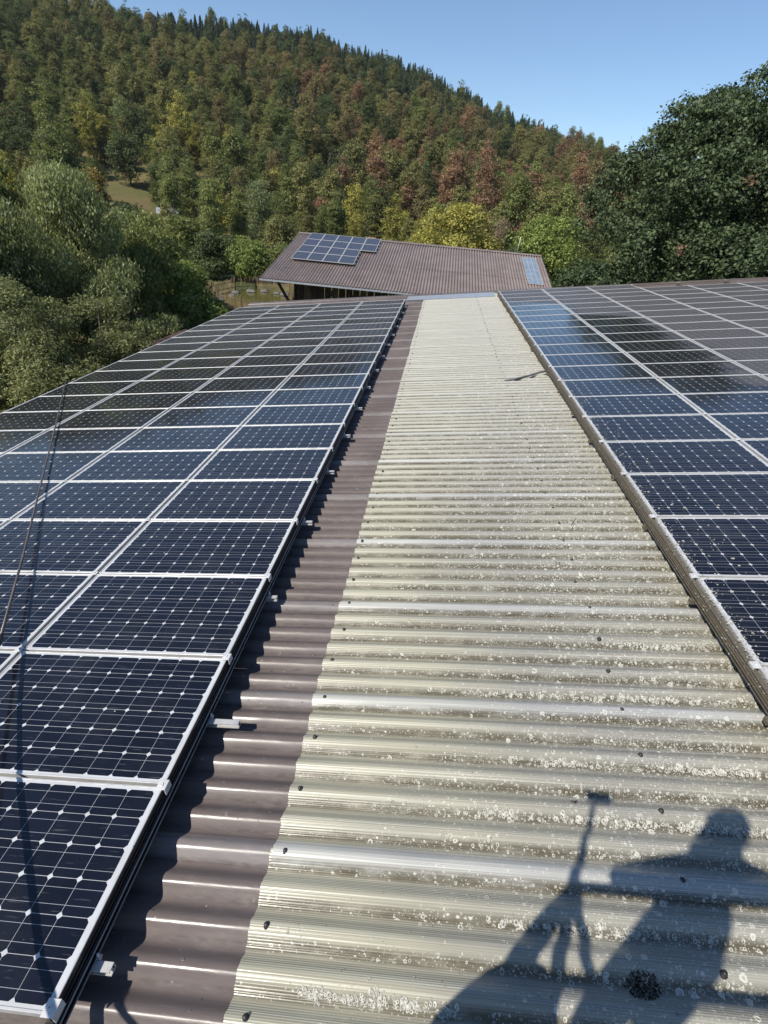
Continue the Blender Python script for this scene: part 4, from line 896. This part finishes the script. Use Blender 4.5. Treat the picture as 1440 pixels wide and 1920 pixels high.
m.add(V, [(i_*12+k_, i_*12+(k_+1) % 12, i_*12+12+(k_+1) % 12, i_*12+12+k_) for i_ in range(len(rings)-1) for k_ in range(12)], 0, True)
m.add(V[:12], [tuple(range(12))[::-1]]); m.add(V[-12:], [tuple(range(12))]); at_parent(m.build('body', M_CLOTH), bag)
at_parent(MB().tube([W2(.98, -.72, 1.60), W2(1.0, -.70, 1.85), W2(1.07, -.69, 2.15)], .03, 6).build('strap', M_CLOTH), bag)
br = empty('brush_pole', W2(1.38, -.70, .95)); tag(br, 'brush pole leaning upright in the basket, seen by its shadow', 'pole')
at_parent(MB().tube([W2(1.38, -.72, .96), W2(1.08, -.70, 2.15), W2(.99, -.70, 2.6), W2(.905, -.69, 3.04)], [.034, .030, .018, .011], 8).build('pole', M_POLE), br)
at_parent(MB().bar(W2(.84, -.70, 3.06), W2(.98, -.70, 3.03), .05, .035).build('brush_head', M_BLACK), br)
ph = MB(); ph.box((0, 0, -.012), (.078, .155, .008), bev=.003)
pho = ph.build('phone', M_BLACK); pho.matrix_world = M.copy(); tag(pho, 'black phone held up by the photographer', 'phone')
# photographer: one skinned body
head = CAM + Vector((-.16, -.22, .31)); neck = head + Vector((.0, -.04, -.20)); chest = neck + Vector((.02, -.03, -.26)); pel = chest + Vector((.02, -.02, -.40))
zf = W2(2.0, -1.3, bn).z + .04
kL, kR = Vector((pel.x - .1, pel.y + .04, (pel.z+zf)/2 + .03)), Vector((pel.x + .12, pel.y + .03, (pel.z+zf)/2 + .03))
aL, aR = Vector((kL.x - .02, pel.y - .02, zf + .07)), Vector((kR.x + .03, pel.y - .02, zf + .07))
sL, sR = neck + Vector((-.19, -.03, -.08)), neck + Vector((.19, -.03, -.08))
eL, eR = sL + Vector((-.20, .06, -.22)), sR + Vector((.26, .08, -.14))
hL, hR = CAM + Vector((-.10, -.15, -.06)), CAM + Vector((.10, -.15, -.06))
J = [pel, chest, neck, head + Vector((0, 0, -.05)), head + Vector((0, .01, .08)), sL, eL, hL, sR, eR, hR, pel + Vector((-.1, 0, -.06)), kL, aL, aL + Vector((-.02, .16, -.04)), pel + Vector((.1, 0, -.06)), kR, aR, aR + Vector((.02, .16, -.04))]
Ed = [(0, 1), (1, 2), (2, 3), (3, 4), (2, 5), (5, 6), (6, 7), (2, 8), (8, 9), (9, 10), (0, 11), (11, 12), (12, 13), (13, 14), (0, 15), (15, 16), (16, 17), (17, 18)]
Rd = [.17, .175, .07, .10, .085, .09, .062, .04, .10, .068, .04, .12, .085, .045, .04, .10, .068, .045, .04]
for side, hpt in ((-1, 7), (1, 10)):
    for f_ in range(5):
        a = J[hpt] + Vector((side*-.01, .02, .035 - f_*.018)); b = a + Vector((side*-.015, .055, .004)); c = b + Vector((side*-.035 if f_ < 4 else side*-.01, .022, .004))
        if f_ == 4: a = J[hpt] + Vector((0, .0, -.02)); b = a + Vector((side*-.035, .025, .0)); c = b + Vector((side*-.025, .02, .012))
        i0 = len(J); J += [a, b, c]; Ed += [(hpt, i0), (i0, i0+1), (i0+1, i0+2)]; Rd += [.010, .009, .008]
pme = bpy.data.meshes.new('body'); pme.from_pydata([tuple(j - pel) for j in J], Ed, []); pme.materials.append(M_CLOTH)
per = obj('person', pme, loc=pel); tag(per, 'person in dark work clothes raising a phone, standing in the basket, seen by the shadow', 'person')
sm = per.modifiers.new('skin', 'SKIN')
for i_, sv in enumerate(pme.skin_vertices[0].data): sv.radius = (Rd[i_], Rd[i_]); sv.use_root = (i_ == 0)
per.modifiers.new('sub', 'SUBSURF').render_levels = 1
hm = MB(); hm.lathe([(0.0, .125), (.06, .115), (.088, .07), (.098, .02), (.10, -.01), (.097, -.012)], 14); at_parent(hm.build('cap', M_CLOTH, loc=head + Vector((0, 0, .05))), per)

# ------------------------------------------------------------------ thin summer haze in the valley air
hz_ = MB().box((0, 0, 50), (1700, 1700, 114)).mesh('haze', [])
hm_ = bpy.data.materials.new('haze'); hm_.use_nodes = True; hn = hm_.node_tree; hn.nodes.clear()
ho_ = hn.nodes.new('ShaderNodeOutputMaterial'); pv = hn.nodes.new('ShaderNodeVolumePrincipled')
pv.inputs['Color'].default_value = (0.86, 0.91, 1.0, 1); pv.inputs['Density'].default_value = 0.00007; pv.inputs['Anisotropy'].default_value = 0.2
hn.links.new(pv.outputs[0], ho_.inputs['Volume']); hz_.materials.append(hm_)
tag(obj('haze', hz_), 'thin haze lying in the valley air', kind='stuff')
